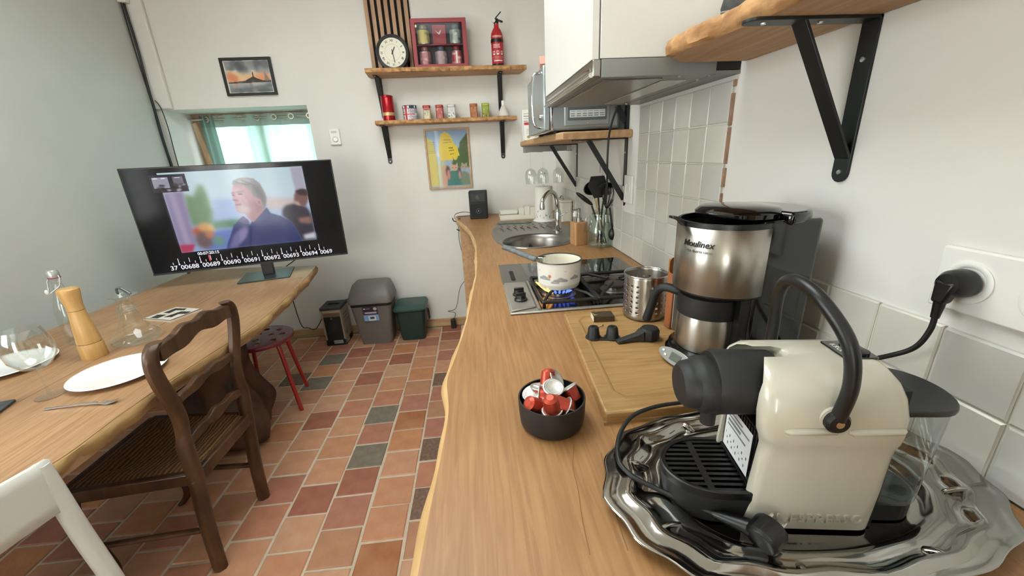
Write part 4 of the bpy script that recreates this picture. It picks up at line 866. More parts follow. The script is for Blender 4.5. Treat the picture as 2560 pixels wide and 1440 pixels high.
# wall socket plate with plug
sp_ = thing('wall_socket', 'white double wall socket plate above the espresso machine', 'wall socket', (WX, .405, 1.172))
MB().box(-.009, 0, -.085, .08, -.044, .044).build('plate', WHITEP, sp_, bevel=.003)
for y in (.04, -.042):
    MB().lathe([(.0, .0005), (.020, .0005), (.0215, .002), (.026, .003), (.0285, .002), (.0285, 0)], 36, (-.009, y, 0), frame_z((-1, 0, 0))).build('socket_ring', WHITEP, sp_, smooth=40)
pg = thing('wall_plug', 'black angled plug in the wall socket with its lead hanging down', 'plug', (WX-.013, .445, 1.172))
MB().lathe([(.0185, 0), (.0195, .004), (.0185, .02), (.014, .028), (0, .03)], 32, (0, 0, 0), frame_z((-1, 0, 0))).build('plug_body', BLACKP, pg, smooth=40)
MB().loft([[(-.012, -.012, .004), (-.012, .014, .004), (-.03, .014, .004), (-.03, -.012, .004)], [(-.016, -.004, -.028), (-.016, .012, -.028), (-.031, .012, -.028), (-.031, -.004, -.028)]]).build('neck', BLACKP, pg, bevel=.004)
MB().tube([(-.0235, .004, -.026), (-.024, .004, -.05)], [.0068, .0048], 12).build('strain_relief', BLACKP, pg, smooth=40)
MB().tube(smooth_path([(-.024, .004, -.045), (-.025, .004, -.07), (-.03, .012, -.1), (-.04, .035, -.125), (-.045, .08, -.16), (-.04, .15, -.21), (-.035, .2, -.245)], 6), .0036, 10).build('lead', CABLE, pg, smooth=60)

# ------------------------------------------------------------------ wall shelves with black brackets
def bracket(parent, loc, rz, drop=.25, arm=.20, wd=.032, brace=.58, screws=True, flat=False):
    m = MB(); t = .005
    pl = [(-wd/2, 0)]+[(wd/2*math.cos(a), -drop+wd/2+wd/2*math.sin(a)) for a in np.linspace(PI, 2*PI, 9)]+[(wd/2, 0)]
    m.prism(pl, 0, t, Matrix(((0, 0, -1, 0), (1, 0, 0, 0), (0, 1, 0, 0), (0, 0, 0, 1))))       # plate on the wall
    am = [(0, -wd/2), (0, wd/2)]+[(-arm+wd/2-wd/2*math.sin(a), wd/2*math.cos(a)) for a in np.linspace(0, PI, 9)]
    m.prism(am, -t, 0)                                                                          # arm under the board
    if flat: m.bar((-arm*brace, 0, -t/2), (-.004, 0, -drop*.90), t, .022, (0, 0, 1))
    else: m.bar((-arm*brace, 0, -t/2), (-.004, 0, -drop*.84), wd*.92, t, (0, 0, 1))
    b = m.build('bracket', IRON, parent, bevel=.0008, loc=loc, rot=(0, 0, rz))
    if screws:
        for z in (-.06, -drop+wd*.55): MB().lathe([(.0045, 0), (.004, .002), (0, .0025)], 12, (-t, 0, z), frame_z((-1, 0, 0))).build('screw', SCREWM, b, smooth=40)
        for x in (-arm*.85, -arm*.42): MB().lathe([(.0045, 0), (.004, .002), (0, .0025)], 12, (x, 0, -t), frame_z((0, 0, -1))).build('screw', SCREWM, b, smooth=40)
    return b
def live_board(parent, pts, z0, z1, mat, nm='board'):
    n = len(pts); cx = sum(p[0] for p in pts)/n; cy = sum(p[1] for p in pts)/n
    return MB().prism(pts, z0, z1).build(nm, mat, parent, bevel=.006, bseg=2)
# right-hand shelf near the camera
rs = thing('wall_shelf', 'raw-edged wooden shelf on a black bracket above the coffee maker', 'shelf', (WX, 0, 1.546))
fe = spath2([(-.19, .25), (-.185, .40), (-.192, .55), (-.20, .70), (-.213, .80), (-.225, .87), (-.215, .935)], 5)
live_board(rs, [(0, .25)]+fe+[(-.17, .985), (0, .992)][::1], 0, .034, SHELFY)
er = []
for x, y in fe:
    w = .004*math.sin(y*60)+.003*math.sin(y*133); er.append([(x+.004, y, .0), (x-.006+w, y, .004), (x-.009+w, y, .02), (x-.004+w, y, .032), (x+.004, y, .0345)])
MB().loft(er).build('raw_edge', BARK, rs, smooth=60)
bracket(rs, (0, .68, 0), 0, .257, .222)
tp = thing('stone_ornament', 'rounded dark grey stone ornament on the shelf above the hob', 'ornament', (.565, .865, 1.5805))
STN = M('dark_stone', '#2a2a29', .75, col2='#4a4a47', vs=40, bump=.6, bs=60)
MB().lathe([(.02, 0), (.035, .004), (.048, .02), (.052, .04), (.047, .06), (.03, .078), (.012, .086), (0, .088)], 14, sx=1, sy=.9).build('body', STN, tp, smooth=35)
MB().tube([(.0505*math.cos(a), .0455*math.sin(a), .03+.008*math.sin(a)) for a in np.linspace(0, 2*PI, 25)[:-1]], .0015, 6, closed=True).build('vein', M('stone_vein', '#8a8a84', .7), tp, smooth=60)
# two shelves on the far wall
us = thing('wall_shelf', 'upper oak shelf on the far wall carrying the clock and extinguisher', 'shelf', (0, FY, 1.925))
ue = spath2([(.425, -.175), (.30, -.18), (.1, -.195), (-.1, -.20), (-.35, -.21), (-.55, -.212), (-.672, -.215)], 4)
live_board(us, [(.395, -.001), (.41, -.06)]+ue+[(-.69, -.06), (-.683, -.001)], 0, .03, SHELFW)
ls = thing('wall_shelf', 'lower oak shelf on the far wall carrying a row of tins', 'shelf', (0, FY, 1.606))
le = spath2([(.35, -.12), (.2, -.135), (0, -.14), (-.3, -.15), (-.5, -.16), (-.665, -.165)], 4)
live_board(ls, [(.33, -.001), (.347, -.06)]+le+[(-.682, -.06), (-.672, -.001)], 0, .028, SHELFW)
for t, pts, h in ((us, ue, .03), (ls, le, .028)):
    er = []
    for x, y in pts:
        w = .003*math.sin(x*50)+.003*math.sin(x*111); er.append([(x, y+.004, 0), (x, y-.005+w, .004), (x, y-.006+w, h*.6), (x, y-.003, h-.003), (x, y+.004, h+.0004)])
    MB().loft(er).build('raw_edge', BARK, t, smooth=60)
    for bx_ in (-.628, .243): bracket(t, (bx_, 0, 0), PI/2, .268, .15)
# microwave shelf on the right wall
ms = thing('wall_shelf', 'thick oak shelf on two black brackets holding the microwave', 'shelf', (WX, 0, 1.41))
me_ = spath2([(-.345, 2.70), (-.335, 2.4), (-.325, 2.1), (-.31, 1.85), (-.298, 1.66)], 4)
live_board(ms, [(0, 1.672), (0, 2.715)]+me_, 0, .03, SHELFY)
bracket(ms, (0, 1.735, 0), 0, .285, .24, .03, .70, flat=True); bracket(ms, (0, 2.575, 0), 0, .285, .24, .03, .70, flat=True)
MB().box(-.012, -.002, 1.715, 1.745, .031, .128).bar((-.012, 1.73, .06), (-.05, 1.73, .125), .006, .024, (0, 0, 1)).build('upper_bracket', IRON, ms, bevel=.0008)
# ------------------------------------------------------------------ upper cabinet and cooker hood
CAB0, CAB1, CABX = 1.011, 1.62, .292
uc = thing('upper_cabinet', 'white wall cabinet above the cooker hood', 'cabinet', (WX, CAB0, 1.565))
MB().box(-.348, -.001, 0, CAB1-CAB0, 0, .75).build('body', WHITEM, uc, bevel=.0015)
MB().box(-.368, -.351, .001, CAB1-CAB0-.001, -.002, .75).build('door', WHITEM, uc, bevel=.0015)
hd = thing('cooker_hood', 'slim stainless steel cooker hood under the white wall cabinet', 'cooker hood', (WX, CAB0, 1.525))
HDS = M('hood_steel', '#9b9893', .3, 1, var=.04, vs=30); HDG = M('hood_grey', '#8b8d8b', .45, .55)
W_ = CAB1-CAB0
MB().box(-.345, -.062, .0, W_, .0, .039).build('housing', HDG, hd, bevel=.0015)
MB().box(-.061, -.001, .001, W_-.001, .008, .036).build('rear_housing', BLACKM, hd, bevel=.0015)
MB().box(-.062, -.001, .0, W_, -.001, .007).build('rear_plate', HDG, hd, bevel=.001)
MB().box(-.366, -.346, -.001, W_+.001, .001, .0385).build('front_visor', HDS, hd, bevel=.003)
MB().tube([(-.369, .001, .006), (-.369, W_-.001, .006)], .006, 10).build('visor_grip', CHROME, hd, smooth=50)
MB().box(-.3675, -.366, .02, W_-.02, .017, .023).build('visor_strip', CHROME, hd)
MB().box(-.33, -.18, .03, W_-.03, -.003, .0).build('grease_filter', HDS, hd, bevel=.001)
MB().box(-.165, -.10, .07, W_-.07, -.0025, .0).build('lamp_cover', M('frosted_cover', '#b9bab6', .25), hd, bevel=.001)
for y in (.015, .04): MB().lathe([(.004, 0), (.004, .002), (0, .002)], 10, (-.19+y*3, .016, 0), frame_z((0, 0, -1))).build('screw', SCREWM, hd)
for y in (.06, W_-.06): MB().lathe([(.0045, 0), (.0045, .003), (0, .003)], 10, (-.075, y, -.001), frame_z((0, 0, -1))).build('screw', SCREWM, hd)
# ------------------------------------------------------------------ microwave
mw = thing('microwave', 'silver microwave oven with a chrome door handle under the cooker hood', 'microwave', (.335, 1.745, 1.4415))
MWG = M('microwave_grey', '#8b8f90', .38, .45, var=.03, vs=10)
MB().box(.0, .295, 0, .46, .008, .255).build('body', MWG, mw, bevel=.012, bseg=3)
MB().box(.055, .25, -.003, .01, .022, .235).build('side_panel', M('microwave_panel', '#95999a', .36, .45), mw, bevel=.006)
sp3 = MB().box(.07, .235, -.0045, -.001, .045, .215).build('vent_field', M('microwave_dark', '#63686a', .45, .35), mw, bevel=.002)
cv = Canvas(60, 14, '#d7d9d8')
for i in range(6):
    for j in range(3): cv.rect(.03+i*.165, .12+j*.3, .03+i*.165+.12, .24+j*.3, '#7b7f80')
picture('info_label', cv, flat_y(.078, .056, .15, .028, -.0052), INK, mw)
MB().lathe([(.0025, 0), (.0025, .002)], 10, (.155, -.0035, .033), frame_z((0, -1, 0))).build('screw', SCREWM, mw)
MB().box(-.002, .012, -.002, .462, .006, .257).build('front_frame', CHROME, mw, bevel=.004)
MB().box(-.03, -.003, .0, .46, .008, .255).build('door', M('door_silver', '#a9b3b5', .3, .6), mw, bevel=.006)
MB().tube(smooth_path([(-.032, .06, .235), (-.058, .06, .225), (-.066, .06, .16), (-.066, .06, .09), (-.058, .06, .035), (-.032, .06, .025)], 5), .006, 10).build('door_handle', CHROME, mw, smooth=60)
MB().ball((-.034, .04, .065), .012, 14, 8).build('dial', CHROME, mw, smooth=60)
for x in (.03, .26):
    for y in (.04, .42): MB().lathe([(.012, -.002), (.012, .01)], 14, (x, y, 0)).build('foot', BLACKM, mw)
MB().tube(smooth_path([(.28, .0, .12), (.27, -.03, .09), (.235, -.075, .03), (.215, -.10, -.03), (.212, -.10, -.12), (.22, -.08, -.20), (.225, -.05, -.30)], 6), .0042, 10).build('power_lead', CABLE, mw, smooth=60)
pk = tag(MB().bar((.340, 1.95, 1.70), (.334, 1.90, 1.745), .03, .05).build('pink_packet', M('pink_paper', '#c99484', .7), bevel=.003), 'pale pink packet sticking out on top of the microwave', 'packet')
# boxes and shaker on the microwave shelf
def med_box(name, label, x, y, z, w, d, h, rz, base, cvs):
    t = thing(name, label, 'box', (x, y, z), rz); MB().box(-w/2, w/2, -d/2, d/2, 0, h).build('carton', base, t, bevel=.001); picture('print', cvs, flat_y(-w/2+.001, .001, w-.002, h-.002, -d/2-.0006), INK, t); return t
cA = Canvas(30, 46, '#e6e3dc').grad('#b5342f', '#b5342f', 0, 0, 1, .16); [cA.rect(.15, .35+i*.07, .8-.1*(i % 3), .38+i*.07, '#b9b4a8') for i in range(5)]; cA.ell(.3, .82, .12, .08, '#8b8b55')
med_box('medicine_box', 'white carton with a red top edge at the end of the microwave shelf', .357, 2.50, 1.4395, .085, .04, .10, .05, WHITEP, cA)
cB = Canvas(40, 56, '#dedbd2'); [cB.rect(.08, .1+i*.08, .6-.08*(i % 4), .13+i*.08, '#9e998f') for i in range(10)]; cB.grad('#8d8780', '#77726b', .72, 0, 1, 1).rect(.76, .55, .95, .78, '#57534e')
med_box('tea_carton', 'tall pale carton with small print behind the red topped box', .368, 2.60, 1.4395, .10, .06, .175, 0, WHITEP, cB)
sh = thing('salt_shaker', 'small glass shaker with a chrome cap at the end of the shelf', 'shaker', (.335, 2.655, 1.4395))
MB().lathe([(.016, 0), (.018, .003), (.017, .035), (.014, .042)], 20).build('glass_body', CLEARD, sh, smooth=40); MB().lathe([(.0145, .042), (.0155, .046), (.014, .058), (.008, .064), (0, .065)], 20).build('cap', CHROME, sh, smooth=40)
MB().lathe([(.0, .003), (.0145, .003), (.0145, .022), (0, .022)], 16).build('pepper', M('dark_pepper', '#3a322a', .9), sh)
# glass rack and hanging wine glasses
gr = thing('glass_rack', 'grey rail rack for stemware under the microwave shelf', 'glass rack', (.345, 2.64, 1.41))
RK = M('rack_grey', '#8f8f8b', .4, .5)
MB().box(-.02, .29, -.005, .0, -.038, -.001).box(-.02, .29, -.003, .06, -.004, -.001).build('rail', RK, gr)
for i in range(4): MB().box(-.012+i*.095, .012+i*.095, -.004, .06, -.04, -.034).build('runner', RK, gr)
MB().box(.262, .292, -.008, .002, -.035, -.002).build('end_cap', CHROME, gr)
WGL = glass('wine_glass', (.95, .96, .95), 1, 1.5, .03)
def wineglass(name, label, loc, prof, seg=32, foot=True, group=None, flip=False):
    t = thing(name, label, 'wine glass', loc, 0, group)
    if flip: t.rotation_euler = (PI, 0, 0)
    b, s, f = prof
    MB().lathe(b, seg, cap0=True, cap1=False).build('bowl', WGL, t, smooth=60); MB().lathe(s, 14, cap0=False, cap1=False).build('stem', CLEARD, t, smooth=60); MB().lathe(f, seg).build('foot', CLEAR, t, smooth=60); return t
wp = ([(.0, .098), (.012, .1), (.03, .115), (.038, .14), (.038, .165), (.034, .2), (.033, .2), (.037, .165), (.037, .14), (.029, .117), (.002, .102)], [(.005, .003), (.0038, .03), (.0038, .08), (.006, .098)], [(.0, .0), (.032, 0), (.033, .001), (.01, .003), (0, .0035)])
for i, x in enumerate((.372, .452, .556)):
    wineglass('wine_glass', ('wine glass hanging upside down nearest the open end of the rack', 'wine glass hanging upside down in the middle of the rack', 'wine glass hanging upside down nearest the black bracket')[i], (x, 2.655, 1.374), wp, flip=True, group='glasses on the rack')
# sockets by the tiles
so2 = thing('wall_socket', 'white wall socket beside the microwave shelf bracket at the tiles', 'wall socket', (WX, 1.672, 1.20))
MB().box(-.010, 0, -.038, .05, -.058, .058).build('plate', WHITEP, so2, bevel=.003); MB().lathe([(0, .001), (.02, .001), (.022, .003), (.026, .0035), (.027, 0)], 30, (-.010, .006, 0), frame_z((-1, 0, 0))).build('socket_ring', WHITEP, so2, smooth=40)
so3 = thing('thermometer_card', 'narrow white printed strip on the wall under the microwave shelf', 'card', (WX-.001, 2.08, 1.20))
MB().box(-.004, 0, -.03, .03, 0, .13).build('strip', M('strip_white', '#d9d6ce', .5), so3, bevel=.001); MB().box(-.0046, -.004, -.006, .006, .055, .1).build('print_patch', M('lilac_grey', '#8f858c', .5), so3)
# ------------------------------------------------------------------ things on the upper far shelf
ZU, ZL = 1.9555, 1.6345
sl = thing('slat_panel', 'tall panel of wooden slats on black felt behind the clock', 'slat panel', (-.507, FY-.018, ZU+.012))
MB().box(-.148, .150, .004, .012, 0, .78).build('felt_back', M('black_felt', '#15110e', .95), sl)
for i in range(7): MB().box(-.152+i*.0445, -.126+i*.0445, -.010, .004, (.0 if i else .01), .78).build('slat', wood('slat_oak', '#a98463', '#bf9a78', .55, (20, 20, 1.5), knots=False), sl, bevel=.0012)
ck = thing('round_clock', 'round black table clock with roman numerals on the upper shelf', 'clock', (-.490, FY-.115, ZU))
CR = .112; RY = frame_z((0, -1, 0)); cz = .107
MB().lathe([(.0, -.028), (.098, -.028), (.112, -.02), (.1135, .0), (.108, .012), (.092, .016), (.0895, .008), (.0, .008)], 64, (0, 0, cz), RY).build('case', BLACKP, ck, smooth=40)
MB().box(-.05, .05, -.012, .026, 0, .012).build('foot', BLACKP, ck, bevel=.003)
face = MB().lathe([(0, .009), (.0893, .009)], 64, (0, 0, cz), RY, cap1=False).build('dial', M('dial_cream', '#e2ddcb', .5), ck)
for i, s in enumerate(('XII', 'I', 'II', 'III', 'IIII', 'V', 'VI', 'VII', 'VIII', 'IX', 'X', 'XI')):
    a = -2*PI*i/12; text(s, .021, TXT, ck, face_my(0, -.0098, cz) @ Matrix.Rotation(a, 4, 'Z') @ Matrix.Translation((0, .072, 0)), name='numeral', ext=.0002, space=.85)
MB().lathe([(.0505, .0095), (.0515, .0095)], 60, (0, 0, cz), RY, cap0=False, cap1=False).build('chapter_ring', TXTG, ck)
MB().bar((-.012*.5, -.0115, cz-.022*.5), (.018, -.0115, cz+.034), .006, .001, (0, 1, 0)).build('hour_hand', TXT, ck); MB().bar((-.003, -.0125, cz+.02), (.009, -.0125, cz-.062), .0045, .001, (0, 1, 0)).build('minute_hand', TXT, ck)
MB().lathe([(.005, .009), (.005, .014), (0, .014)], 14, (0, 0, cz), RY).build('hub', TXT, ck)
# red display box with small tins
rb = thing('display_box', 'red framed display box with a glass front on the upper shelf', 'display box', (-.163, FY-.105, ZU))
w, h, dp = .186, .30, .075
RF = M('red_frame', '#8e2029', .45)
MB().prism([(-w, 0), (w, 0), (w, h), (-w, h)], dp/2-.012, dp/2, face_my(0, 0, 0), holes=[[(-w+.028, .026), (w-.028, .026), (w-.028, h-.026), (-w+.028, h-.026)]]).build('frame', RF, rb, bevel=.002)
MB().box(-w+.004, w-.004, dp/2-.004, dp/2, .004, h-.004).build('back_board', M('grey_lining', '#5b5a5c', .8), rb)
MB().box(-w+.004, -w+.012, -dp/2+.013, dp/2-.004, .004, h-.004).box(w-.012, w-.004, -dp/2+.013, dp/2-.004, .004, h-.004).box(-w+.012, w-.012, -dp/2+.013, dp/2-.004, .004, .022).box(-w+.012, w-.012, -dp/2+.013, dp/2-.004, h-.022, h-.004).box(-w+.012, w-.012, -dp/2+.016, dp/2-.004, .143, .149).build('side_walls', RF, rb)
MB().box(-w+.024, w-.024, -dp/2+.006, -dp/2+.008, .022, h-.022).build('pane', glass('display_pane', (.9, .9, .92), .3, 1.4), rb)
MB().ball((-.150, -dp/2+.002, .255), .006, 10, 8, (1.3, .5, 1.6)).build('knob', M('cream_metal', '#d8cfa8', .35, .6), rb, smooth=60)
def small_tin(name, label, loc, r, h, cvs, capmat, neck=True, parent=None):
    t = thing(name, label, 'tin', loc, 0, 'tins in the display box')
    MB().lathe([(0, 0), (r, 0), (r, h*.72), (r*.9, h*.76), (r*.55, h*.78)], 28).build('tin_body', M('tin_metal', '#9a9892', .35, .7), t, smooth=40)
    MB().lathe([(r*.62, h*.78), (r*.64, h*.8), (r*.62, h*.95), (r*.5, h), (0, h)], 28).build('lid', capmat, t, smooth=40)
    picture('label_print', cvs, curved(r+.0006, 180, 360, h*.05, h*.65), INK, t, True); return t
def tcanvas(bg, cols, seed): return Canvas(40, 30, bg).blotch(seed, 9, cols, .04, .14, al=.85, soft=1)
lx, ly, z1_, z2_ = -.163, FY-.100, ZU+.1495, ZU+.0225
small_tin('tea_tin', 'pale yellow tea tin in the top row of the red box', (lx-.108, ly, z1_), .042, .118, tcanvas('#b5a868', ['#7d8a70', '#c9bd85', '#6f7f8a'], 1), M('tin_yellow', '#a59a5e', .4, .3))
small_tin('tea_tin', 'blue-grey tea tin at the top end of the red box', (lx+.108, ly, z1_), .038, .118, tcanvas('#9fa59c', ['#5f7680', '#d8d4c0', '#3f4a52', '#b9c4bc'], 2), M('tin_teal', '#5f7a78', .4, .3))
small_tin('tea_tin', 'dusty pink tea tin in the bottom row of the red box', (lx-.108, ly, z2_), .040, .115, tcanvas('#a9767a', ['#c79a98', '#8a5458', '#d4b4ac'], 3), M('tin_pink', '#9a6064', .4, .3))
small_tin('tea_tin', 'mauve tea tin in the middle of the bottom row', (lx, ly, z2_), .041, .115, tcanvas('#9d8a8e', ['#c9b3a0', '#77626c', '#d8c8b0'], 4), M('tin_mauve', '#5f5a72', .4, .3))
small_tin('tea_tin', 'red and white striped tea tin at the end of the bottom row', (lx+.108, ly, z2_), .040, .115, tcanvas('#a5454a', ['#d8cfc4', '#8c2b33', '#c27a74'], 5).rect(.46, 0, .54, 1, '#d6cfc2'), M('tin_red', '#97303a', .4, .3))
tc = thing('red_card_tin', 'square red tin with a white swallow in the top row', 'tin', (lx, ly-.005, z1_), 0, None)
MB().box(-.045, .045, -.018, .018, 0, .116).build('tin_body', M('tin_red2', '#a33138', .4), tc, bevel=.003)
cv = Canvas(50, 60, '#a33138').poly([(.2, .25), (.45, .42), (.68, .22), (.6, .42), (.52, .52), (.42, .48)], '#e6dccb'); cv.blotch(9, 14, ['#d6b9a4', '#7d1f28', '#c98a7a'], .015, .04, (.1, .55, .9, .95))
picture('swallow_print', cv, flat_y(-.044, .002, .088, .112, -.0186), INK, tc)
# fire extinguisher
fx = thing('fire_extinguisher', 'small red fire extinguisher standing on the upper shelf', 'fire extinguisher', (.231, FY-.115, ZU))
FR = M('extinguisher_red', '#a8191c', .25, coat=.3); r = .042
MB().lathe([(r*.97, 0), (r, .003), (r, .014), (r*.97, .016)], 40).build('foot_ring', BLACKP, fx, smooth=40)
MB().lathe([(r*.96, .014), (r, .018), (r, .185), (r*.93, .205), (r*.7, .226), (r*.42, .242), (r*.38, .262), (r*.38, .268)], 40).build('cylinder', FR, fx, smooth=40)
MB().lathe([(r*1.03, .148), (r*1.05, .150), (r*1.05, .166), (r*1.03, .168)], 40, cap0=False, cap1=False).build('strap', BLACKP, fx, smooth=40)
cv = Canvas(64, 70, '#a8202a'); q = random.Random(4)
for y in (.05, .12, .19): cv.rect(.2, y, .2+q.uniform(.4, .6), y+.035, '#d9b4ac')
for x in (.16, .42, .68): cv.rect(x, .38, x+.16, .58, '#d9cfc9').rect(x+.04, .42, x+.12, .52, '#a8202a')
for y in (.66, .72, .78): cv.rect(.1, y, .9, y+.03, '#c4736c')
cv.rect(.2, .86, .8, .92, '#e2cfc8')
picture('instruction_label', cv, curved(r+.0005, 195, 345, .02, .12), INK, fx, True)
cv = Canvas(40, 10, '#a8202a').rect(.1, .2, .9, .4, '#d8a8a0').rect(.15, .55, .8, .75, '#d8a8a0')
picture('upper_label', cv, curved(r+.0005, 205, 335, .17, .02), INK, fx, True)
MB().lathe([(.017, .265), (.017, .275), (.013, .28), (.013, .295)], 20).build('valve', BLACKP, fx, smooth=40)
MB().bar((-.004, 0, .292), (.045, 0, .275), .016, .010).build('lower_lever', BLACKP, fx, bevel=.002); MB().bar((-.004, 0, .298), (.035, 0, .335), .014, .006).build('upper_lever', BLACKP, fx, bevel=.002)
MB().lathe([(.0, .014), (.011, .014), (.0125, .01), (.0125, .0)], 20, (-.017, 0, .282), RY).build('gauge', M('gauge_face', '#d9d9d4', .3), fx, smooth=40)
MB().tube([(.014, -.002, .272), (.022, -.006, .262), (.028, -.002, .275)], .002, 8).build('safety_pin', CHROME, fx, smooth=50)
# ------------------------------------------------------------------ tins on the lower far shelf
ys = FY-.085
rt = thing('red_tin', 'tall shiny red cylinder tin with a gold band on the lower shelf', 'tin', (-.577, ys, ZL))
TRD = M('tin_red_gloss', '#a3161f', .22, .55)
MB().lathe([(.0, 0), (.043, 0), (.0435, .002), (.0435, .150), (.0425, .152)], 40).build('tin_body', TRD, rt, smooth=40); MB().lathe([(.0425, .152), (.0432, .153), (.0432, .164), (.038, .168), (.034, .166), (0, .166)], 40).build('lid', TRD, rt, smooth=40)
MB().lathe([(.0438, .034), (.0440, .035), (.0440, .054), (.0438, .055)], 40, cap0=False, cap1=False).build('gold_band', M('gold_band', '#c2a878', .35, .6), rt, smooth=40)
uj = thing('flag_tin', 'oval tin printed with the british flag beside the red cylinder', 'tin', (-.425, ys, ZL))
cv = Canvas(110, 50, '#9c9ea6'); 
for a, b in (((.1, .0), (.62, 1)), ((.62, 0), (.1, 1))): cv.line(*a, *b, .07, '#d9d9d8', .5).line(*a, *b, .03, '#a5323a', .5)
cv.rect(.27, 0, .45, 1, '#e0dedb').rect(0, .42, 1, .62, '#cfd0d4').rect(.31, 0, .41, 1, '#b02c38').rect(0, .47, .75, .57, '#b02c38'); cv.blotch(3, 14, ['#3a3f58', '#8c8f9c', '#d8d8d8'], .02, .05, (.5, .1, 1, .95), .8).blotch(6, 8, ['#2c3050'], .02, .05, (.0, .1, .28, .95), .7)
MB().lathe([(.0, 0), (.050, 0), (.0505, .002), (.0505, .078)], 44, sy=.7).build('tin_body', M('tin_silver', '#a3a4a6', .35, .6), uj, smooth=40)
MB().lathe([(.0515, .076), (.052, .078), (.052, .095), (.049, .098), (0, .098)], 44, sy=.7).build('lid', M('tin_navy', '#2a2d45', .35, .3), uj, smooth=40)
picture('flag_print', cv, curved(.051, 175, 365, .001, .076, sy=.7), GLOSSINK, uj, True)
cv = Canvas(60, 8, '#2a2d45').rect(.2, 0, .3, 1, '#d8d8d8').rect(.3, 0, .44, 1, '#b02c38').rect(.44, 0, .5, 1, '#d8d8d8').rect(.72, 0, .78, 1, '#d8d8d8').rect(.86, 0, .9, 1, '#d8d8d8')
picture('lid_print', cv, curved(.0524, 175, 365, .079, .015, sy=.7), GLOSSINK, uj, True)
def spice(label, x, body, lid, cols, seed, w=.027, dep=.02, h=.094, deco=None):
    t = thing('spice_tin', label, 'tin', (x, ys, ZL), 0, 'little tins on the lower shelf')
    o = rrect(-w, w, -dep, dep, .012); o2 = rrect(-w-.001, w+.001, -dep-.001, dep+.001, .012)
    MB().prism(o, 0, h*.8).build('tin_body', M('tin_'+body, body, .35, .2), t, smooth=40); MB().prism(o2, h*.8, h).build('lid', M('tin_'+lid, lid, .35, .2), t, bevel=.003)
    cv = Canvas(44, 56, body).blotch(seed, 12, cols, .05, .16, al=.85, soft=1)
    if deco: deco(cv)
    picture('print', cv, flat_y(-w+.006, .002, 2*w-.012, h*.77, -dep-.0006), GLOSSINK, t); return t
spice('small tin with a red lid and pale picture', -.303, '#c3b08a', '#9a2a2a', ['#6f7f70', '#d8caa0', '#4a4038', '#8d9a8c'], 11, deco=lambda c: c.rect(0, 0, 1, .2, '#b04038').line(.1, .1, .9, .1, .06, '#2a211c'))
spice('small all red spice tin', -.211, '#9c332b', '#98302a', ['#b8604c', '#c9a08c', '#7d221f'], 12)
spice('small white and grey patterned spice tin', -.125, '#c9cac6', '#b4b6b2', ['#5f6468', '#e4e4e0', '#8b9094', '#3f4448'], 13, .030)
spice('small copper orange spice tin', .036, '#a8683c', '#9a5a30', ['#c48a58', '#8a4a28', '#b77a48'], 14)
spice('small lime green spice tin with a dark picture', .123, '#8c9a3c', '#98a53a', ['#4a3c20', '#c8a23c', '#d0c890', '#6a7a2c', '#a04a2c'], 15)
wb = thing('white_bottle', 'white conical plastic bottle at the end of the lower shelf', 'bottle', (.255, ys, ZL))
MB().lathe([(.0, 0), (.038, 0), (.041, .004), (.034, .035), (.018, .065), (.012, .075)], 32).build('bottle_body', M('milky_plastic', '#cfcbc2', .4), wb, smooth=40); MB().lathe([(.0125, .072), (.0125, .105), (.010, .108), (0, .108)], 20).build('cap', WHITEP, wb, smooth=40)
# ------------------------------------------------------------------ pictures, thermostat
def framed(name, label, loc, w, h, fw, fmat, cv, pane=None, dep=.018):
    t = thing(name, label, 'picture', loc)
    MB().prism([(-w/2, 0), (w/2, 0), (w/2, h), (-w/2, h)], 0, dep, face_my(0, 0, 0), holes=[[(-w/2+fw, fw), (w/2-fw, fw), (w/2-fw, h-fw), (-w/2+fw, h-fw)]]).build('frame', fmat, t, bevel=.001)
    picture('artwork', cv, flat_y(-w/2+fw-.002, fw-.002, w-2*fw+.004, h-2*fw+.004, -dep*.45), INK, t)
    if pane: MB().box(-w/2+fw-.001, w/2-fw+.001, -dep*.75, -dep*.75+.002, fw-.001, h-fw+.001).build('pane', pane, t)
    return t
cv = Canvas(120, 84, '#d8d3c8'); cv.rect(.03, .04, .97, .96, '#b9b6ae').grad('#8b8c8c', '#9fa0a0', .03, .04, .97, .3).grad('#d9cdb5', '#d99a6c', .03, .3, .97, .66).grad('#a7abad', '#6a6c6c', .03, .68, .97, .96)
cv.blotch(2, 26, ['#4a4d52', '#5c5f63', '#7d8084', '#9a9c9c'], .05, .16, (.1, .1, .95, .32), .55, 3).blotch(5, 12, ['#e0b27c', '#d8845c', '#e6cf9c', '#c9795c'], .05, .16, (.08, .42, .9, .64), .5, 3)
cv.poly([(.03, .66), (.2, .645), (.4, .62), (.5, .55), (.58, .5), (.59, .36), (.605, .36), (.61, .5), (.68, .56), (.8, .62), (.97, .62), (.97, .68), (.03, .69)], '#3a322e', 0).poly([(.86, .36), (.9, .48), (.95, .62), (.86, .64), (.83, .62)], '#8a7568', 1)
cv.blotch(8, 18, ['#55585a', '#8d9092', '#44474a', '#b4b6b6'], .03, .14, (.06, .72, .95, .95), .4, 2).poly([(.2, .86), (.95, .72), (.95, .82), (.25, .95)], '#5a5d5e', 2, .6)
framed('seascape_painting', 'small black framed seascape at sunset on the far wall above the window', (-1.515, FY-.001, 1.845), .338, .238, .017, M('black_frame', '#1b1b1c', .45), cv)
cv = Canvas(130, 176, '#8fa9c4'); cv.grad('#7f9cc0', '#a9bccb', 0, 0, 1, .45)
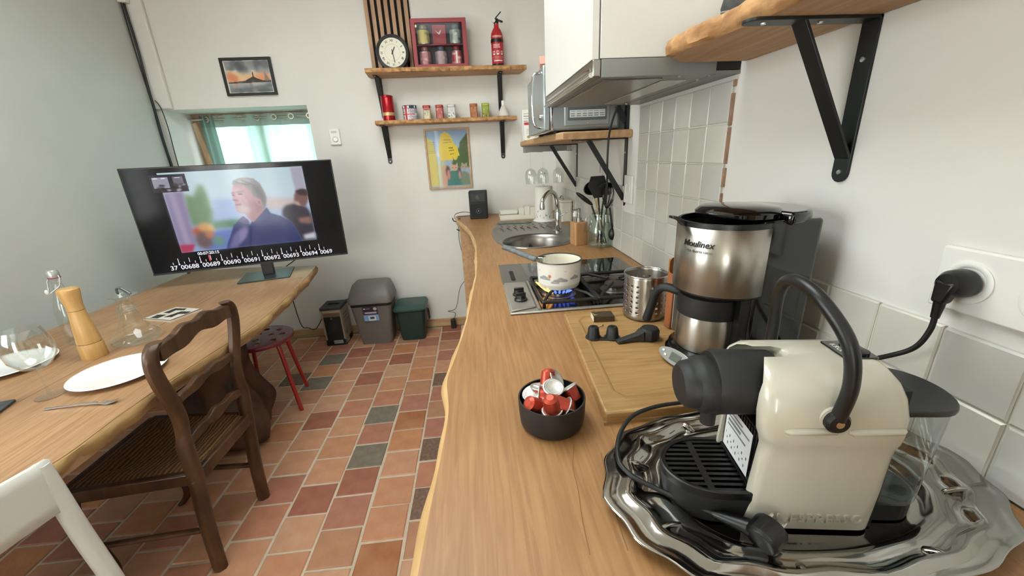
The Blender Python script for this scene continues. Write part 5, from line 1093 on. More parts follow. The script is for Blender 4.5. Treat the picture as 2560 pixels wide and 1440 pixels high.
cv.poly([(0, .1), (.16, .2), (.22, .5), (.24, .98), (0, .98)], '#c9b64e', 1).poly([(.80, .22), (1, .06), (1, .62), (.74, .6)], '#4d5a30', 1).poly([(.66, .4), (.82, .28), (1, .42), (1, .66), (.55, .64)], '#3f5a2c', 2)
for i in range(5):
    for j in range(6): cv.rect(.03+i*.035, .2+j*.035, .045+i*.035, .216+j*.035, '#6e6a3a')
for i in range(4):
    for j in range(6): cv.rect(.83+i*.04, .22+j*.045, .845+i*.04, .24+j*.045, '#39431f')
cv.poly([(.36, .07), (.46, .03), (.56, .07), (.60, .12), (.76, .42), (.70, .52), (.42, .52), (.3, .58), (.28, .35), (.33, .14)], '#d8bb3e', 1).poly([(.48, .26), (.72, .27), (.78, .45), (.50, .48)], '#d9be22', 0)
cv.line(.42, .17, .58, .17, .012, '#8d7a30').line(.40, .22, .60, .21, .01, '#8d7a30').line(.53, .31, .63, .31, .014, '#6a5b22').line(.53, .36, .64, .35, .014, '#6a5b22').line(.55, .42, .64, .41, .012, '#6a5b22').line(.61, .48, .63, .62, .012, '#2b241c')
cv.poly([(.22, .6), (.36, .5), (.42, .62), (.40, .98), (.2, .98)], '#a9aa86', 2).poly([(.33, .64), (.44, .6), (.5, .75), (.46, .98), (.3, .98)], '#bf8f78', 2)
cv.poly([(.46, .74), (.60, .7), (.76, .72), (.80, .98), (.42, .98)], '#2f6f66', 1).poly([(.74, .76), (.86, .72), (.98, .78), (1, .98), (.78, .98)], '#6f7d66', 2)
cv.ell(.62, .66, .10, .055, '#c39a80', 1).poly([(.53, .63), (.55, .57), (.6, .61)], '#c39a80').poly([(.66, .61), (.71, .57), (.71, .64)], '#c39a80').ell(.87, .65, .08, .05, '#a9937a', 1).poly([(.8, .62), (.81, .57), (.86, .6)], '#a9937a').poly([(.89, .6), (.94, .57), (.94, .63)], '#a9937a')
cv.ell(.46, .72, .05, .1, '#4a3326', 2).ell(.74, .73, .04, .09, '#3f2c22', 2).ell(.47, .78, .04, .09, '#c4806a', 2).ell(.74, .79, .03, .08, '#c58f8a', 2)
for x, y in ((.58, .66), (.66, .66), (.84, .65), (.91, .65)): cv.ell(x, y, .012, .008, '#3a2a22')
framed('cat_painting', 'wooden framed painting of two cats before a yellow tower below the shelves', (-.183, FY-.001, 1.133), .338, .443, .014, wood('frame_oak', '#b08d67', '#c5a580', .5, (20, 20, 20), knots=False), cv, glass('picture_glass', (1, 1, 1), .5, 1.25))
th = thing('thermostat', 'white wall thermostat with a round dial beside the window', 'thermostat', (-1.003, FY, 1.492))
MB().box(-.037, .037, -.018, 0, 0, .112).build('case', WHITEP, th, bevel=.004); MB().lathe([(.0, .006), (.014, .006), (.017, .003), (.0185, 0)], 30, (.002, -.018, .038), RY).build('dial', WHITEP, th, smooth=40)
MB().lathe([(.0188, .0005), (.021, .0005)], 30, (.002, -.018, .038), RY, cap0=False, cap1=False).build('dial_ring', M('ring_grey', '#a9a9a4', .5), th); MB().box(-.022, .018, -.0188, -.018, .082, .098).build('display', M('thermo_lcd', '#b9bab2', .3), th)
# ------------------------------------------------------------------ speaker, its lead, hook
sk_ = thing('speaker', 'small black loudspeaker on the far end of the worktop', 'speaker', (.022, 3.075, CT), -.06)
MB().prism(rrect(-.068, .068, -.055, .055, .008), 0, .205).build('cabinet', BLACKM, sk_, bevel=.006)
MB().box(-.055, .055, -.058, -.054, .125, .19).build('horn_recess', M('speaker_black', '#0b0c0d', .5), sk_, bevel=.006); MB().lathe([(.0, .0), (.012, .002), (.02, .0005)], 24, (0, -.0585, .157), RY).build('tweeter', BLACKP, sk_, smooth=40)
MB().box(-.058, .058, -.0575, -.054, .018, .115).build('grille', M('grille_black', '#17191b', .8), sk_, bevel=.004)
MB().lathe([(.018, 0), (.02, .002), (.017, .003), (.014, .001)], 28, (0, -.0575, .06), RY, loop=True).build('cone_ring', M('ring_dark', '#3a3d3e', .4), sk_, smooth=40); MB().ball((0, -.0575, .06), .006, 12, 8).build('dust_cap', CHROME, sk_, smooth=60)
scb = thing('speaker_lead', 'thin dark speaker lead hanging down the far wall to the adapter', 'cable', (0, 0, 0))
MB().tube(smooth_path([(-.045, 3.11, .95), (-.10, 3.15, .955), (-.165, 3.20, .935), (-.172, 3.20, .90), (-.15, 3.2, .854), (-.155, 3.2, .725), (-.13, 3.2, .555), (-.115, 3.2, .415), (-.184, 3.2, .314), (-.234, 3.2, .136), (-.305, 3.2, .112), (-.245, 3.2, .09), (-.262, 3.2, .03)], 5), .0022, 8).build('lead', CABLE, scb, smooth=60)
MB().tube(smooth_path([(-.045, 3.10, .93), (-.09, 3.14, .922), (-.13, 3.16, .918), (-.165, 3.18, .915)], 5), .0018, 8).build('second_lead', CABLE, scb, smooth=60)
hk = thing('coat_hook', 'black double hook on the end of the worktop by the far wall', 'hook', (-.137, 3.06, .90))
MB().tube(smooth_path([(.0, 0, .0), (-.03, -.01, .0), (-.043, -.012, .012), (-.046, -.013, .028)], 5), .0038, 8).build('upper_hook', IRON, hk, smooth=60); MB().tube(smooth_path([(.0, 0, .0), (.006, 0, -.02), (.006, -.002, -.055), (-.005, -.006, -.072), (-.022, -.008, -.06)], 5), .0038, 8).build('lower_hook', IRON, hk, smooth=60); MB().box(-.004, .014, .0, .012, -.03, .02).build('base_plate', IRON, hk, bevel=.002)
ad = thing('power_adapter', 'small black power adapter standing on the floor by the skirting', 'adapter', (-.268, 3.195, FZ))
MB().prism(rrect(-.022, .022, -.018, .018, .008), 0, .08).build('case', BLACKP, ad, bevel=.004); MB().tube([(0, 0, .078), (.002, 0, .092)], [.005, .003], 10).build('strain_relief', BLACKP, ad, smooth=40)
# corner cables and clip
cc_ = thing('corner_cables', 'bundle of dark cables hanging in the corner of the left wall', 'cable', (0, 0, 0))
for dx, dy, r_, pts in ((0, 0, .0065, [(-2.161, 3.215, 2.44), (-2.155, 3.21, 2.17), (-2.16, 3.205, 1.93), (-2.163, 3.205, 1.73), (-2.166, 3.205, 1.55), (-2.162, 3.205, 1.40), (-2.15, 3.2, 1.1)]), (0, 0, .004, [(-2.165, 3.20, 2.44), (-2.168, 3.2, 2.1), (-2.166, 3.2, 1.8), (-2.172, 3.2, 1.6), (-2.165, 3.2, 1.1)]), (0, 0, .003, [(-2.15, 3.215, 1.83), (-2.13, 3.22, 1.78), (-2.125, 3.225, 1.65), (-2.135, 3.23, 1.45), (-2.13, 3.22, 1.1)])):
    MB().tube(smooth_path(pts, 6), r_, 8).build('cable', CABLE, cc_, smooth=60)
MB().box(-2.18, -2.13, 3.19, 3.229, 2.40, 2.47).build('cable_clip', WHITEP, cc_, bevel=.004)

# ------------------------------------------------------------------ dining table
tb = thing('dining_table', 'long live-edge oak dining table along the left wall', 'table', (0, 0, TT))
te = spath2([(-1.10, -.3), (-1.085, .5), (-1.075, .791), (-1.055, .9), (-1.056, 1.07), (-1.045, 1.256), (-1.018, 1.504), (-.999, 1.695), (-1.02, 2.037), (-1.06, 2.4), (-1.105, 2.68), (-1.125, 2.71)], 6)
MB().prism(te+[(-1.50, 2.77), (-1.955, 2.80)]+[(-1.955, -.3)], -.048, 0).build('tabletop', OAKT, tb)
rings = []
for x, y in te:
    w = .006*math.sin(y*19)+.004*math.sin(y*53); rings.append([(x-.004, y, -.0004), (x+.006+w*.3, y, -.004), (x+.011+w, y, -.018), (x+.008+w, y, -.034), (x-.004+w, y, -.0495), (x-.006, y, -.0495)])
MB().loft([r[::-1] for r in rings]).build('live_edge', M('table_bark', '#8c6a42', .8, col2='#b3905f', vs=26, bump=.5, bs=40, stretch=(1, .3, 1)), tb, smooth=60)
MB().box(-1.449, -1.447, -.3, 2.75, -.0003, .0002).build('plank_joint', M('joint_dark', '#6d5136', .8), tb)
MB().box(-1.62, -1.50, .3, 2.4, -.11, -.05).build('under_rail', M('rail_grey', '#4b4a45', .7), tb)
# gnarled root base
def root(parent, cx, cy, R, seed, nm):
    q = random.Random(seed); ph = [q.uniform(0, 6.28) for _ in range(8)]; rings = []
    zb, zt = FZ-TT, -.05
    for i in range(30):
        t = i/29; z = zb+(zt-zb)*t; row = []
        base = R*(1.0+.30*math.exp(-((t-.18)/.16)**2)-.16*math.exp(-((t-.55)/.2)**2)-.30*max(0, t-.82)*3)*(.72 if t < .02 else 1)
        for j in range(56):
            a = 2*PI*j/56
            k = 1+.14*math.sin(3*a+ph[0]+2.2*t)+.09*math.sin(5*a+ph[1]-3*t)+.05*math.sin(9*a+ph[2]+6*t)+.035*math.sin(14*a+ph[3]+9*t)*math.sin(9*t+ph[4])
            row.append((cx+base*k*math.cos(a)*.95, cy+base*k*math.sin(a), z))
        rings.append(row)
    return MB().loft(rings).build(nm, STUMPW, parent, smooth=70)
root(tb, -1.43, 1.965, .185, 12, 'root_base'); root(tb, -1.55, .5, .17, 5, 'root_base')

# ------------------------------------------------------------------ monitor
P0, P1 = Vector((-1.876, 2.367, 0)), Vector((-.858, 2.619, 0)); TVW = (P1-P0).length; TVH = .592; ta = math.atan2((P1-P0).y, (P1-P0).x)
tv = thing('television', 'black flat television showing a video frame at the end of the table', 'television', ((P0+P1)/2).to_tuple()[:2]+(TT,), ta)
tz = .795-TT
MB().box(-TVW/2, TVW/2, .0, .022, tz, tz+TVH).build('case', M('tv_black', '#0c0c0e', .35), tv, bevel=.003)
MB().box(-TVW/2+.25, TVW/2-.25, .022, .05, tz+.05, tz+.38).build('rear_housing', BLACKM, tv, bevel=.01)
cv = Canvas(440, 250, '#050506')
cv.grad('#020203', '#08080a')
X0, Y0, X1, Y1 = .154, .044, .845, .818
cv.grad('#b9d0d8', '#c2d2de', X0, Y0, X1, .40).grad('#a9bed6', '#8ea4cc', X0, .40, X1, Y1)
def rp(pts, col, soft=0, al=1.): cv.poly(pts, col, soft, al)
rp([(.366, .32), (.48, .32), (.48, .56), (.34, .56)], '#9fb4d8', 6); rp([(.62, .33), (.78, .36), (.78, .46), (.62, .46)], '#c3b6b4', 5)
rp([(.246, .242), (.283, .283), (.322, .171), (.343, .173), (.35, .327), (.345, .56), (.24, .56), (.235, .40)], '#6f8b66', 5); rp([(.30, .30), (.335, .22), (.345, .45), (.30, .55)], '#567a50', 5, .7)
rp([(.34, .53), (.50, .53), (.45, .61), (.33, .61)], '#5f8a70', 4); rp([(.30, .63), (.43, .62), (.38, .82), (.28, .82)], '#6a80bf', 4)
rp([(X0, .23), (.244, .22), (.232, .74), (X0, .74)], '#8f84a4', 3); rp([(.178, .23), (.205, .23), (.205, .73), (.185, .73)], '#ab9fb8', 4)
cv.ell(.262, .62, .03, .05, '#b8604c', 4).ell(.295, .59, .03, .05, '#d09a58', 4).ell(.325, .60, .015, .035, '#d8a860', 3).ell(.275, .71, .04, .09, '#6f5a5c', 5).ell(.31, .66, .02, .04, '#c07858', 4).ell(.345, .73, .03, .05, '#6a8f86', 4)
rp([(.154, .735), (.228, .742), (.206, .818), (.154, .818)], '#b0405c', 2)
rp([(.784, .044), (.846, .044), (.846, .33), (.786, .325)], '#a9a6b8', 2)
rp([(.700, .46), (.72, .43), (.76, .415), (.80, .43), (.83, .47), (.846, .55), (.846, .819), (.765, .819), (.73, .62), (.69, .53)], '#3f3a44', 3); rp([(.775, .327), (.792, .285), (.824, .274), (.846, .291), (.846, .38), (.823, .453), (.785, .44), (.768, .395)], '#7a5a55', 2); rp([(.785, .29), (.815, .27), (.846, .28), (.846, .345), (.80, .33)], '#3f3230', 2)
rp([(.765, .38), (.79, .40), (.80, .44), (.775, .43)], '#c09a90', 2); rp([(.77, .57), (.84, .56), (.835, .64), (.775, .62)], '#8f6a60', 3); rp([(.78, .75), (.845, .73), (.845, .80), (.78, .80)], '#c4c6cc', 3)
# the sitter: shirt, neck, face, hair
rp([(.371, .818), (.385, .76), (.412, .671), (.436, .587), (.459, .552), (.492, .505), (.512, .542), (.515, .602), (.542, .528), (.621, .433), (.634, .494), (.681, .532), (.73, .601), (.751, .709), (.766, .818)], '#3c4372', 1)
rp([(.56, .62), (.70, .58), (.745, .70), (.762, .818), (.52, .818)], '#323a68', 6, .7); rp([(.382, .818), (.42, .69), (.465, .622), (.498, .60), (.498, .67), (.465, .74), (.425, .818)], '#77709c', 3); rp([(.455, .66), (.5, .62), (.48, .72), (.44, .78)], '#8d84ac', 3)
rp([(.515, .602), (.53, .57), (.505, .75), (.49, .818), (.485, .818)], '#262c52', 2); rp([(.459, .552), (.492, .505), (.512, .545), (.514, .60), (.48, .57)], '#56507f', 1)
rp([(.484, .189), (.472, .252), (.468, .297), (.464, .334), (.471, .349), (.469, .372), (.474, .387), (.467, .41), (.469, .448), (.483, .469), (.505, .478), (.521, .544), (.536, .575), (.603, .46), (.605, .36), (.588, .30), (.549, .215), (.533, .184)], '#b58a92', 1)
rp([(.535, .36), (.60, .37), (.60, .46), (.54, .56), (.515, .51)], '#94696f', 4, .8); rp([(.474, .23), (.50, .21), (.505, .30), (.48, .32)], '#cda7a8', 4, .8); rp([(.468, .40), (.50, .395), (.54, .42), (.53, .47), (.49, .47), (.47, .45)], '#b3a3a8', 4, .8)
cv.ell(.507, .283, .012, .007, '#4a3538', 1).ell(.473, .290, .006, .006, '#57404a', 1).line(.492, .262, .525, .258, .008, '#8a7276', .57, 1).line(.468, .27, .480, .267, .007, '#8a7276', .57, 1).line(.466, .335, .487, .345, .006, '#7a5056', .57, 1).line(.472, .388, .495, .384, .007, '#7a4c54', .57, 1).line(.53, .30, .545, .40, .004, '#9a7078', .57, 2).line(.51, .34, .52, .40, .004, '#94707a', .57, 2)
rp([(.48, .185), (.488, .150), (.518, .128), (.559, .128), (.59, .142), (.615, .19), (.630, .289), (.628, .366), (.612, .448), (.597, .448), (.60, .40), (.585, .332), (.568, .315), (.560, .26), (.535, .205), (.492, .196)], '#8c8688', 1)
rp([(.50, .15), (.55, .135), (.59, .16), (.56, .17), (.52, .175)], '#b4b0b2', 3, .9); rp([(.57, .20), (.61, .22), (.625, .33), (.61, .42), (.59, .32)], '#6a6366', 4, .9); cv.line(.50, .165, .56, .20, .006, '#6c666a', .57, 1).line(.53, .15, .59, .21, .006, '#716b70', .57, 1)
cv.ell(.588, .375, .014, .034, '#b5868c', 1).ell(.589, .378, .007, .02, '#94666c', 1)
# inset view
cv.rect(.115, .06, .274, .224, '#2c2730').rect(.125, .085, .195, .185, '#9a98a6').rect(.215, .085, .262, .17, '#6c6876'); cv.blotch(3, 16, ['#241f28', '#3a333c', '#4a3a3c', '#b0a8b0'], .006, .014, (.13, .15, .265, .215), .9).rect(.13, .09, .15, .10, '#d8d8e2').rect(.165, .09, .185, .10, '#d8d8e2').rect(.225, .09, .25, .098, '#c4c4d0')
scr = picture('screen', cv, flat_y(-TVW/2+.006, tz+.010, TVW-.012, TVH-.016, -.0012), printed('lit_screen', .12, .80), tv)
MB().box(-TVW/2, TVW/2, -.002, .001, tz, tz+.009).build('lower_bezel', BLACKP, tv)
LIT = M('screen_white', '#000000', .4, emis='#e8e8f0', es=.9); LRED = M('screen_red', '#000000', .4, emis='#d0303c', es=.9)
SX = lambda u: -TVW/2+.006+u*(TVW-.012); SZ = lambda v: tz+.010+(1-v)*(TVH-.016)
def stxt(s, u, v, size, mat=LIT, align='CENTER'): return text(s, size, mat, tv, face_my(SX(u), -.0022, SZ(v)), name='timeline_number', ext=.0002, align=align, bold=.0005)
for k in range(8):
    u = .127+.1033*k
    MB().box(SX(u)-.0016, SX(u)+.0016, -.0024, -.0016, SZ(.928), SZ(.868)).build('timeline_tick', LIT, tv); MB().ball((SX(u), -.002, SZ(.93)), .0045, 10, 6, (1, .15, 1)).build('timeline_dot', LIT, tv)
    for j, hh in ((.25, .905), (.5, .868), (.75, .905)):
        uu = u+.1033*j
        if uu < .9: MB().box(SX(uu)-.0013, SX(uu)+.0013, -.0024, -.0016, SZ(.928 if j != .5 else .915), SZ(hh)).build('timeline_tick', LIT, tv)
    if k < 7: stxt('0068%d' % (8+k) if k < 2 else '006%d' % (88+k), u+.046, .963, .036)
MB().box(SX(.10)-.0013, SX(.10)+.0013, -.0024, -.0016, SZ(.928), SZ(.905)).build('timeline_tick', LIT, tv)
stxt('37', .098, .963, .036); stxt('0069', .885, .963, .036); stxt('00:07:20:15', .278, .842, .0235)
MB().box(SX(.2755)-.0035, SX(.2755)+.0035, -.0026, -.0016, SZ(.926), SZ(.866)).build('playhead', LRED, tv)
tvs = MB().prism(rrect(-.15, .13, -.10, .15, .004, 2), 0, .008).build('stand_base', M('stand_grey', '#3a4042', .38, .3), tv, bevel=.002, loc=(.045, 0, 0), rot=(0, 0, .05))
MB().box(-.032, .032, .015, .05, .008, tz+.06).build('stand_neck', BLACKP, tv, bevel=.003, loc=(.045, 0, 0))
MB().box(-.005, .005, .0, .02, tz-.012, tz+.001).build('status_stub', BLACKP, tv, loc=(-.36, 0, 0))
tvc = tag(MB().tube(smooth_path([(-1.30, 2.62, .80), (-1.29, 2.84, .74), (-1.50, 3.0, .60), (-1.56, 3.2, .421), (-1.533, 3.2, .099), (-1.48, 3.2, .06), (-1.42, 3.2, .045), (-1.34, 3.215, .155), (-1.26, 3.228, .24), (-1.116, 3.232, .28), (-1.05, 3.238, .285)], 6), .0035, 8).build('television_lead', CABLE, smooth=60), 'black lead drooping along the far wall behind the carton', 'cable')
# ------------------------------------------------------------------ things on the table
PLATE = [(.0, .0), (.075, 0), (.08, .003), (.115, .014), (.130, .0165), (.1305, .0175), (.128, .0185), (.112, .0165), (.078, .0055), (0, .0045)]
def plate(label, x, y, k=1.): 
    return tag(MB().lathe([(r*k, z) for r, z in PLATE], 64).build('dinner_plate', CERAM, loc=(x, y, TT), smooth=35), label, 'plate', 'dinner plates')
plate('white dinner plate on the near edge of the table beside the old chair', -1.255, 1.315); plate('white dinner plate across the table behind the balloon glass', -1.735, 1.44)
pm_ = thing('pepper_mill', 'tall turned wooden pepper mill on the table', 'pepper mill', (-1.478, 1.485, TT))
MW = wood('mill_wood', '#b98e54', '#cda468', .4, (30, 30, 2), knots=False)
MB().lathe([(.0, 0), (.037, 0), (.038, .003), (.036, .056), (.0345, .060)], 40).build('mill_base', MW, pm_, smooth=30); MB().lathe([(.0345, .062), (.0345, .066), (.030, .12), (.0255, .16), (.0235, .188)], 40).build('mill_body', MW, pm_, smooth=30)
MB().lathe([(.0335, .058), (.0335, .064)], 40).build('base_line', M('burnt_line', '#6b4a26', .7), pm_); MB().lathe([(.0228, .186), (.0228, .192)], 40).build('neck_line', M('burnt_line', '#6b4a26', .7), pm_)
MB().lathe([(.0238, .190), (.0235, .205), (.027, .235), (.0305, .258), (.030, .268), (.024, .273), (0, .274)], 40).build('mill_head', MW, pm_, smooth=30)
wbt = thing('swing_top_bottle', 'clear swing-top glass water bottle behind the pepper mill', 'bottle', (-1.675, 1.655, TT))
MB().lathe([(0, .002), (.036, .002), (.040, .008), (.041, .03), (.043, .10), (.041, .14), (.030, .19), (.018, .225), (.0145, .25), (.0145, .262), (.017, .266), (.017, .274), (.013, .276)], 36, cap1=False).build('bottle_body', glass('bottle_glass', (.93, .95, .94), 1, 1.5, .02), wbt, smooth=50)
MB().lathe([(.0165, .276), (.018, .28), (.0175, .30), (.014, .306), (0, .308)], 24).build('stopper', M('stopper_grey', '#b4b4b0', .25, .4), wbt, smooth=40)
MB().tube(smooth_path([(.016, 0, .285), (.022, -.004, .27), (.018, -.012, .245), (-.004, -.024, .225), (-.014, -.028, .218)], 5), .0018, 8).build('wire_bail', CHROME, wbt, smooth=60); MB().tube([(-.016, .0, .285), (-.02, -.012, .262), (-.014, -.028, .218)], .0018, 8).build('wire_bail', CHROME, wbt, smooth=60)
MB().ball((-.018, -.03, .226), .008, 12, 8, (1, .6, 1.3)).build('latch', M('latch_white', '#d4d0ca', .3), wbt, smooth=60); MB().lathe([(.018, .274), (.0195, .276), (.018, .278)], 20, cap0=False, cap1=False).build('red_seal', M('seal_red', '#7d2a2a', .5), wbt)
bp = ([(0, .094), (.01, .095), (.034, .106), (.053, .135), (.057, .165), (.052, .20), (.042, .228), (.041, .228), (.051, .2), (.056, .165), (.052, .136), (.033, .108), (0, .097)], [(.0065, .004), (.0045, .02), (.0042, .07), (.0075, .094)], [(0, 0), (.036, 0), (.037, .001), (.012, .004), (0, .0045)])
wineglass('balloon_glass', 'large balloon wine glass in front of the far dinner plate', (-1.378, 1.208, TT), bp, 40)
dc = thing('decanter', 'wide-bottomed glass decanter with a stopper beside the old chair', 'decanter', (-1.425, 1.618, TT))
DG = glass('decanter_glass', (.94, .96, .94), 1, 1.5, .015)
MB().lathe([(0, .002), (.07, .002), (.083, .008), (.086, .018), (.078, .032), (.055, .055), (.042, .075), (.037, .09), (.033, .105), (.028, .125)], 44, cap1=False).build('flask', DG, dc, smooth=60)
for z, r in ((.125, .029), (.134, .028), (.143, .027)): MB().tube([(r*math.cos(a), r*math.sin(a), z) for a in np.linspace(0, 2*PI, 29)[:-1]], .004, 8, closed=True).build('neck_ring', DG, dc, smooth=60)
MB().lathe([(.027, .147), (.022, .16), (.02, .172), (.028, .186), (.046, .194), (.047, .196), (.03, .19)], 40, cap0=False, cap1=False).build('flared_lip', DG, dc, smooth=60)
MB().tube(smooth_path([(-.012, .0, .20), (-.01, 0, .222), (.004, 0, .225), (.02, 0, .212), (.034, 0, .198)], 5), [.004]*9+[.0055]*8+[.006]*4, 10).build('stopper_handle', M('smoked_glass', '#5b605e', .1, .2), dc, smooth=60)
fk = tag(MB().loft([[(x, y-w, z), (x, y+w, z), (x, y+w, z+.0018), (x, y-w, z+.0018)] for x, y, w, z in ((-.10, 0, .005, .002), (-.05, 0, .003, .004), (.0, 0, .003, .007), (.05, 0, .006, .006), (.075, 0, .011, .003), (.098, 0, .009, .008))]).build('fork', CHROME, loc=(-1.215, 1.125, TT+.0005), rot=(0, 0, .03), smooth=40), 'silver fork lying below the near dinner plate', 'fork')
slt = tag(MB().prism(rrect(-.14, .14, -.09, .09, .008), 0, .007).build('slate_board', M('slate', '#3a3d40', .6, bump=.2, bs=40), loc=(-1.565, 1.065, TT+.0005), rot=(0, 0, .32), bevel=.001), 'dark slate serving board at the edge of the picture on the table', 'slate board')
bk = thing('booklet', 'booklet with bold black shapes on a pale cover by the decanter', 'booklet', (-1.475, 1.895, TT), -.35)
MB().box(-.085, .085, -.075, .075, 0, .008).build('pages', M('booklet_paper', '#cfc8ba', .7), bk)
cv = Canvas(60, 54, '#cfc8ba').poly([(.1, .1), (.5, .05), (.55, .2), (.3, .25), (.35, .5), (.12, .5)], '#2f2c2a').poly([(.55, .3), (.9, .25), (.92, .45), (.7, .5), (.75, .75), (.5, .8)], '#2f2c2a').poly([(.1, .65), (.4, .6), (.42, .9), (.15, .92)], '#2f2c2a').rect(.94, 0, 1, 1, '#6b4a3c').rect(0, .94, 1, 1, '#8c7a66')
picture('cover_print', cv, lambda u, v: (-.0845+.169*u, -.0745+.149*(1-v), .0085), INK, bk)
# ------------------------------------------------------------------ old wooden chair with rush seat, drawn up to the table
oc = thing('rush_seat_chair', 'old dark wooden chair with carved back rails and a rush seat', 'chair', (0, 0, 0))
CW = wood('chair_walnut', '#3a2415', '#5e3f26', .38, (14, 14, 2.5), knots=False)
def lofted(path, sec, nm, parent, mat=None, smooth=50):
    """sweeps a rectangular section: list of (point, half width along y, half depth along x)"""
    rings = []
    for p, hw, hd in zip(path, [s[0] for s in sec], [s[1] for s in sec]):
        x, y, z = p; c = .35
        rings.append([(x+hd*a, y+hw*b, z) for a, b in ((1, c), (c, 1), (-c, 1), (-1, c), (-1, -c), (-c, -1), (c, -1), (1, -c))])
    return MB().loft(rings).build(nm, mat or CW, parent, smooth=smooth)
# rear legs run on as back posts
for y0, sg in ((1.165, -1), (1.487, 1)):
    base = [(-1.045, y0, FZ), (-1.035, y0, .15), (-1.02, y0+.0*sg, .30), (-1.012, y0, .385), (-1.008, y0+.004*sg, .45), (-1.003, y0+.006*sg, .52), (-.996, y0-.002*sg, .60), (-.99, y0+.012*sg, .68), (-.984, y0+.035*sg, .76), (-.98, y0+.044*sg, .82), (-.977, y0+.036*sg, .862), (-.976, y0+.014*sg, .884)]
    P_ = smooth_path(base, 4); n = len(P_); sec = [(.021+.004*math.sin(PI*i/n), .024 if i < n*.45 else .019) for i in range(n)]
    lofted([(p.x, p.y, p.z) for p in P_], sec, 'rear_leg', oc)
def rail(nm, zc, yL, yR, hh, x, wave, th=.009):
    n = 28; up, lo = [], []
    for i in range(n+1):
        t = i/n; y = yL+(yR-yL)*t; s = math.sin(PI*t); c3 = math.cos(2*PI*t)
        up.append((y, zc+hh*(.55+.45*s)+wave*(.4*math.cos(6*PI*t)*s)))
        lo.append((y, zc-hh*(.6-.25*s)+wave*(.55*math.cos(4*PI*t)*s)))
    MB().prism(up+lo[::-1], -th, th, Matrix(((0, 0, 1, x), (1, 0, 0, 0), (0, 1, 0, 0), (0, 0, 0, 1)))).build(nm, CW, oc, bevel=.004)
rail('crest_rail', .848, 1.150, 1.502, .043, -.975, .016, .012); rail('middle_rail', .672, 1.178, 1.474, .024, -.991, .012, .010); rail('lower_rail', .512, 1.172, 1.482, .026, -1.003, -.014, .010)
SZ_ = .40
q_ = [(-1.005, 1.165), (-1.005, 1.487), (-1.40, 1.52), (-1.40, 1.13)]
for (a, b), nm in (((0, 1), 'back_seat_rail'), ((1, 2), 'side_seat_rail'), ((2, 3), 'front_seat_rail'), ((3, 0), 'side_seat_rail')): MB().bar((*q_[a], SZ_-.022), (*q_[b], SZ_-.022), .026, .048).build(nm, CW, oc, bevel=.006)
cxs = sum(p[0] for p in q_)/4; cys = sum(p[1] for p in q_)/4
def rush():
    m = bpy.data.materials.new('woven_rush'); m.use_nodes = True; N, L = nt(m); b = N['Principled BSDF']; b.inputs['Roughness'].default_value = .7
    tc = N.new('ShaderNodeTexCoord'); w = N.new('ShaderNodeTexWave'); w.wave_type = 'BANDS'; w.bands_direction = 'X'; w.inputs['Scale'].default_value = 20; w.inputs['Distortion'].default_value = 4; w.inputs['Detail'].default_value = 3
    L.new(tc.outputs['Object'], w.inputs['Vector']); r = N.new('ShaderNodeValToRGB'); r.color_ramp.elements[0].color = rgba('#4a2e16'); r.color_ramp.elements[1].color = rgba('#8f6533'); L.new(w.outputs['Fac'], r.inputs[0]); L.new(r.outputs[0], b.inputs['Base Color'])
    p = N.new('ShaderNodeBump'); p.inputs['Strength'].default_value = .7; p.inputs['Distance'].default_value = .006; L.new(w.outputs['Fac'], p.inputs['Height']); L.new(p.outputs[0], b.inputs['Normal']); return m
RUSH = rush(); st_ = MB()
for i in range(4): # four woven triangles meeting in the middle, slightly sunk
    a, b = q_[i], q_[(i+1) % 4]; rows = []
    for k in range(7): t = k/6; rows.append([((a[0]+(b[0]-a[0])*u)*(1-t)+cxs*t, (a[1]+(b[1]-a[1])*u)*(1-t)+cys*t, SZ_+.006*math.sin(PI*min(1, t*2))-.012*t) for u in np.linspace(0, 1, 9)])
    MB().loft(rows, closed=False).build('rush_panel', RUSH, oc, smooth=50)
for (x, y), sg in (((-1.39, 1.14), -1), ((-1.39, 1.51), 1)):
    P_ = smooth_path([(x, y, .38), (x-.012, y-.004, .31), (x-.016, y-.006, .24), (x+.004, y, .14), (x+.022, y+.004, .04), (x+.014, y, -.01), (x-.012, y-.006, FZ)], 4); n = len(P_)
    lofted([(p.x, p.y, p.z) for p in P_], [(.026-.011*min(1, i/(n*.75)), .026-.011*min(1, i/(n*.75))) for i in range(n)], 'front_leg', oc)
MB().tube([(-1.03, 1.17, .14), (-1.385, 1.15, .14)], .011, 12).build('stretcher', CW, oc, smooth=50); MB().tube([(-1.03, 1.482, .14), (-1.385, 1.50, .14)], .011, 12).build('stretcher', CW, oc, smooth=50)
MB().ball((-1.008, 1.145, .37), .008, 12, 8).build('dowel_peg', CW, oc, smooth=60)
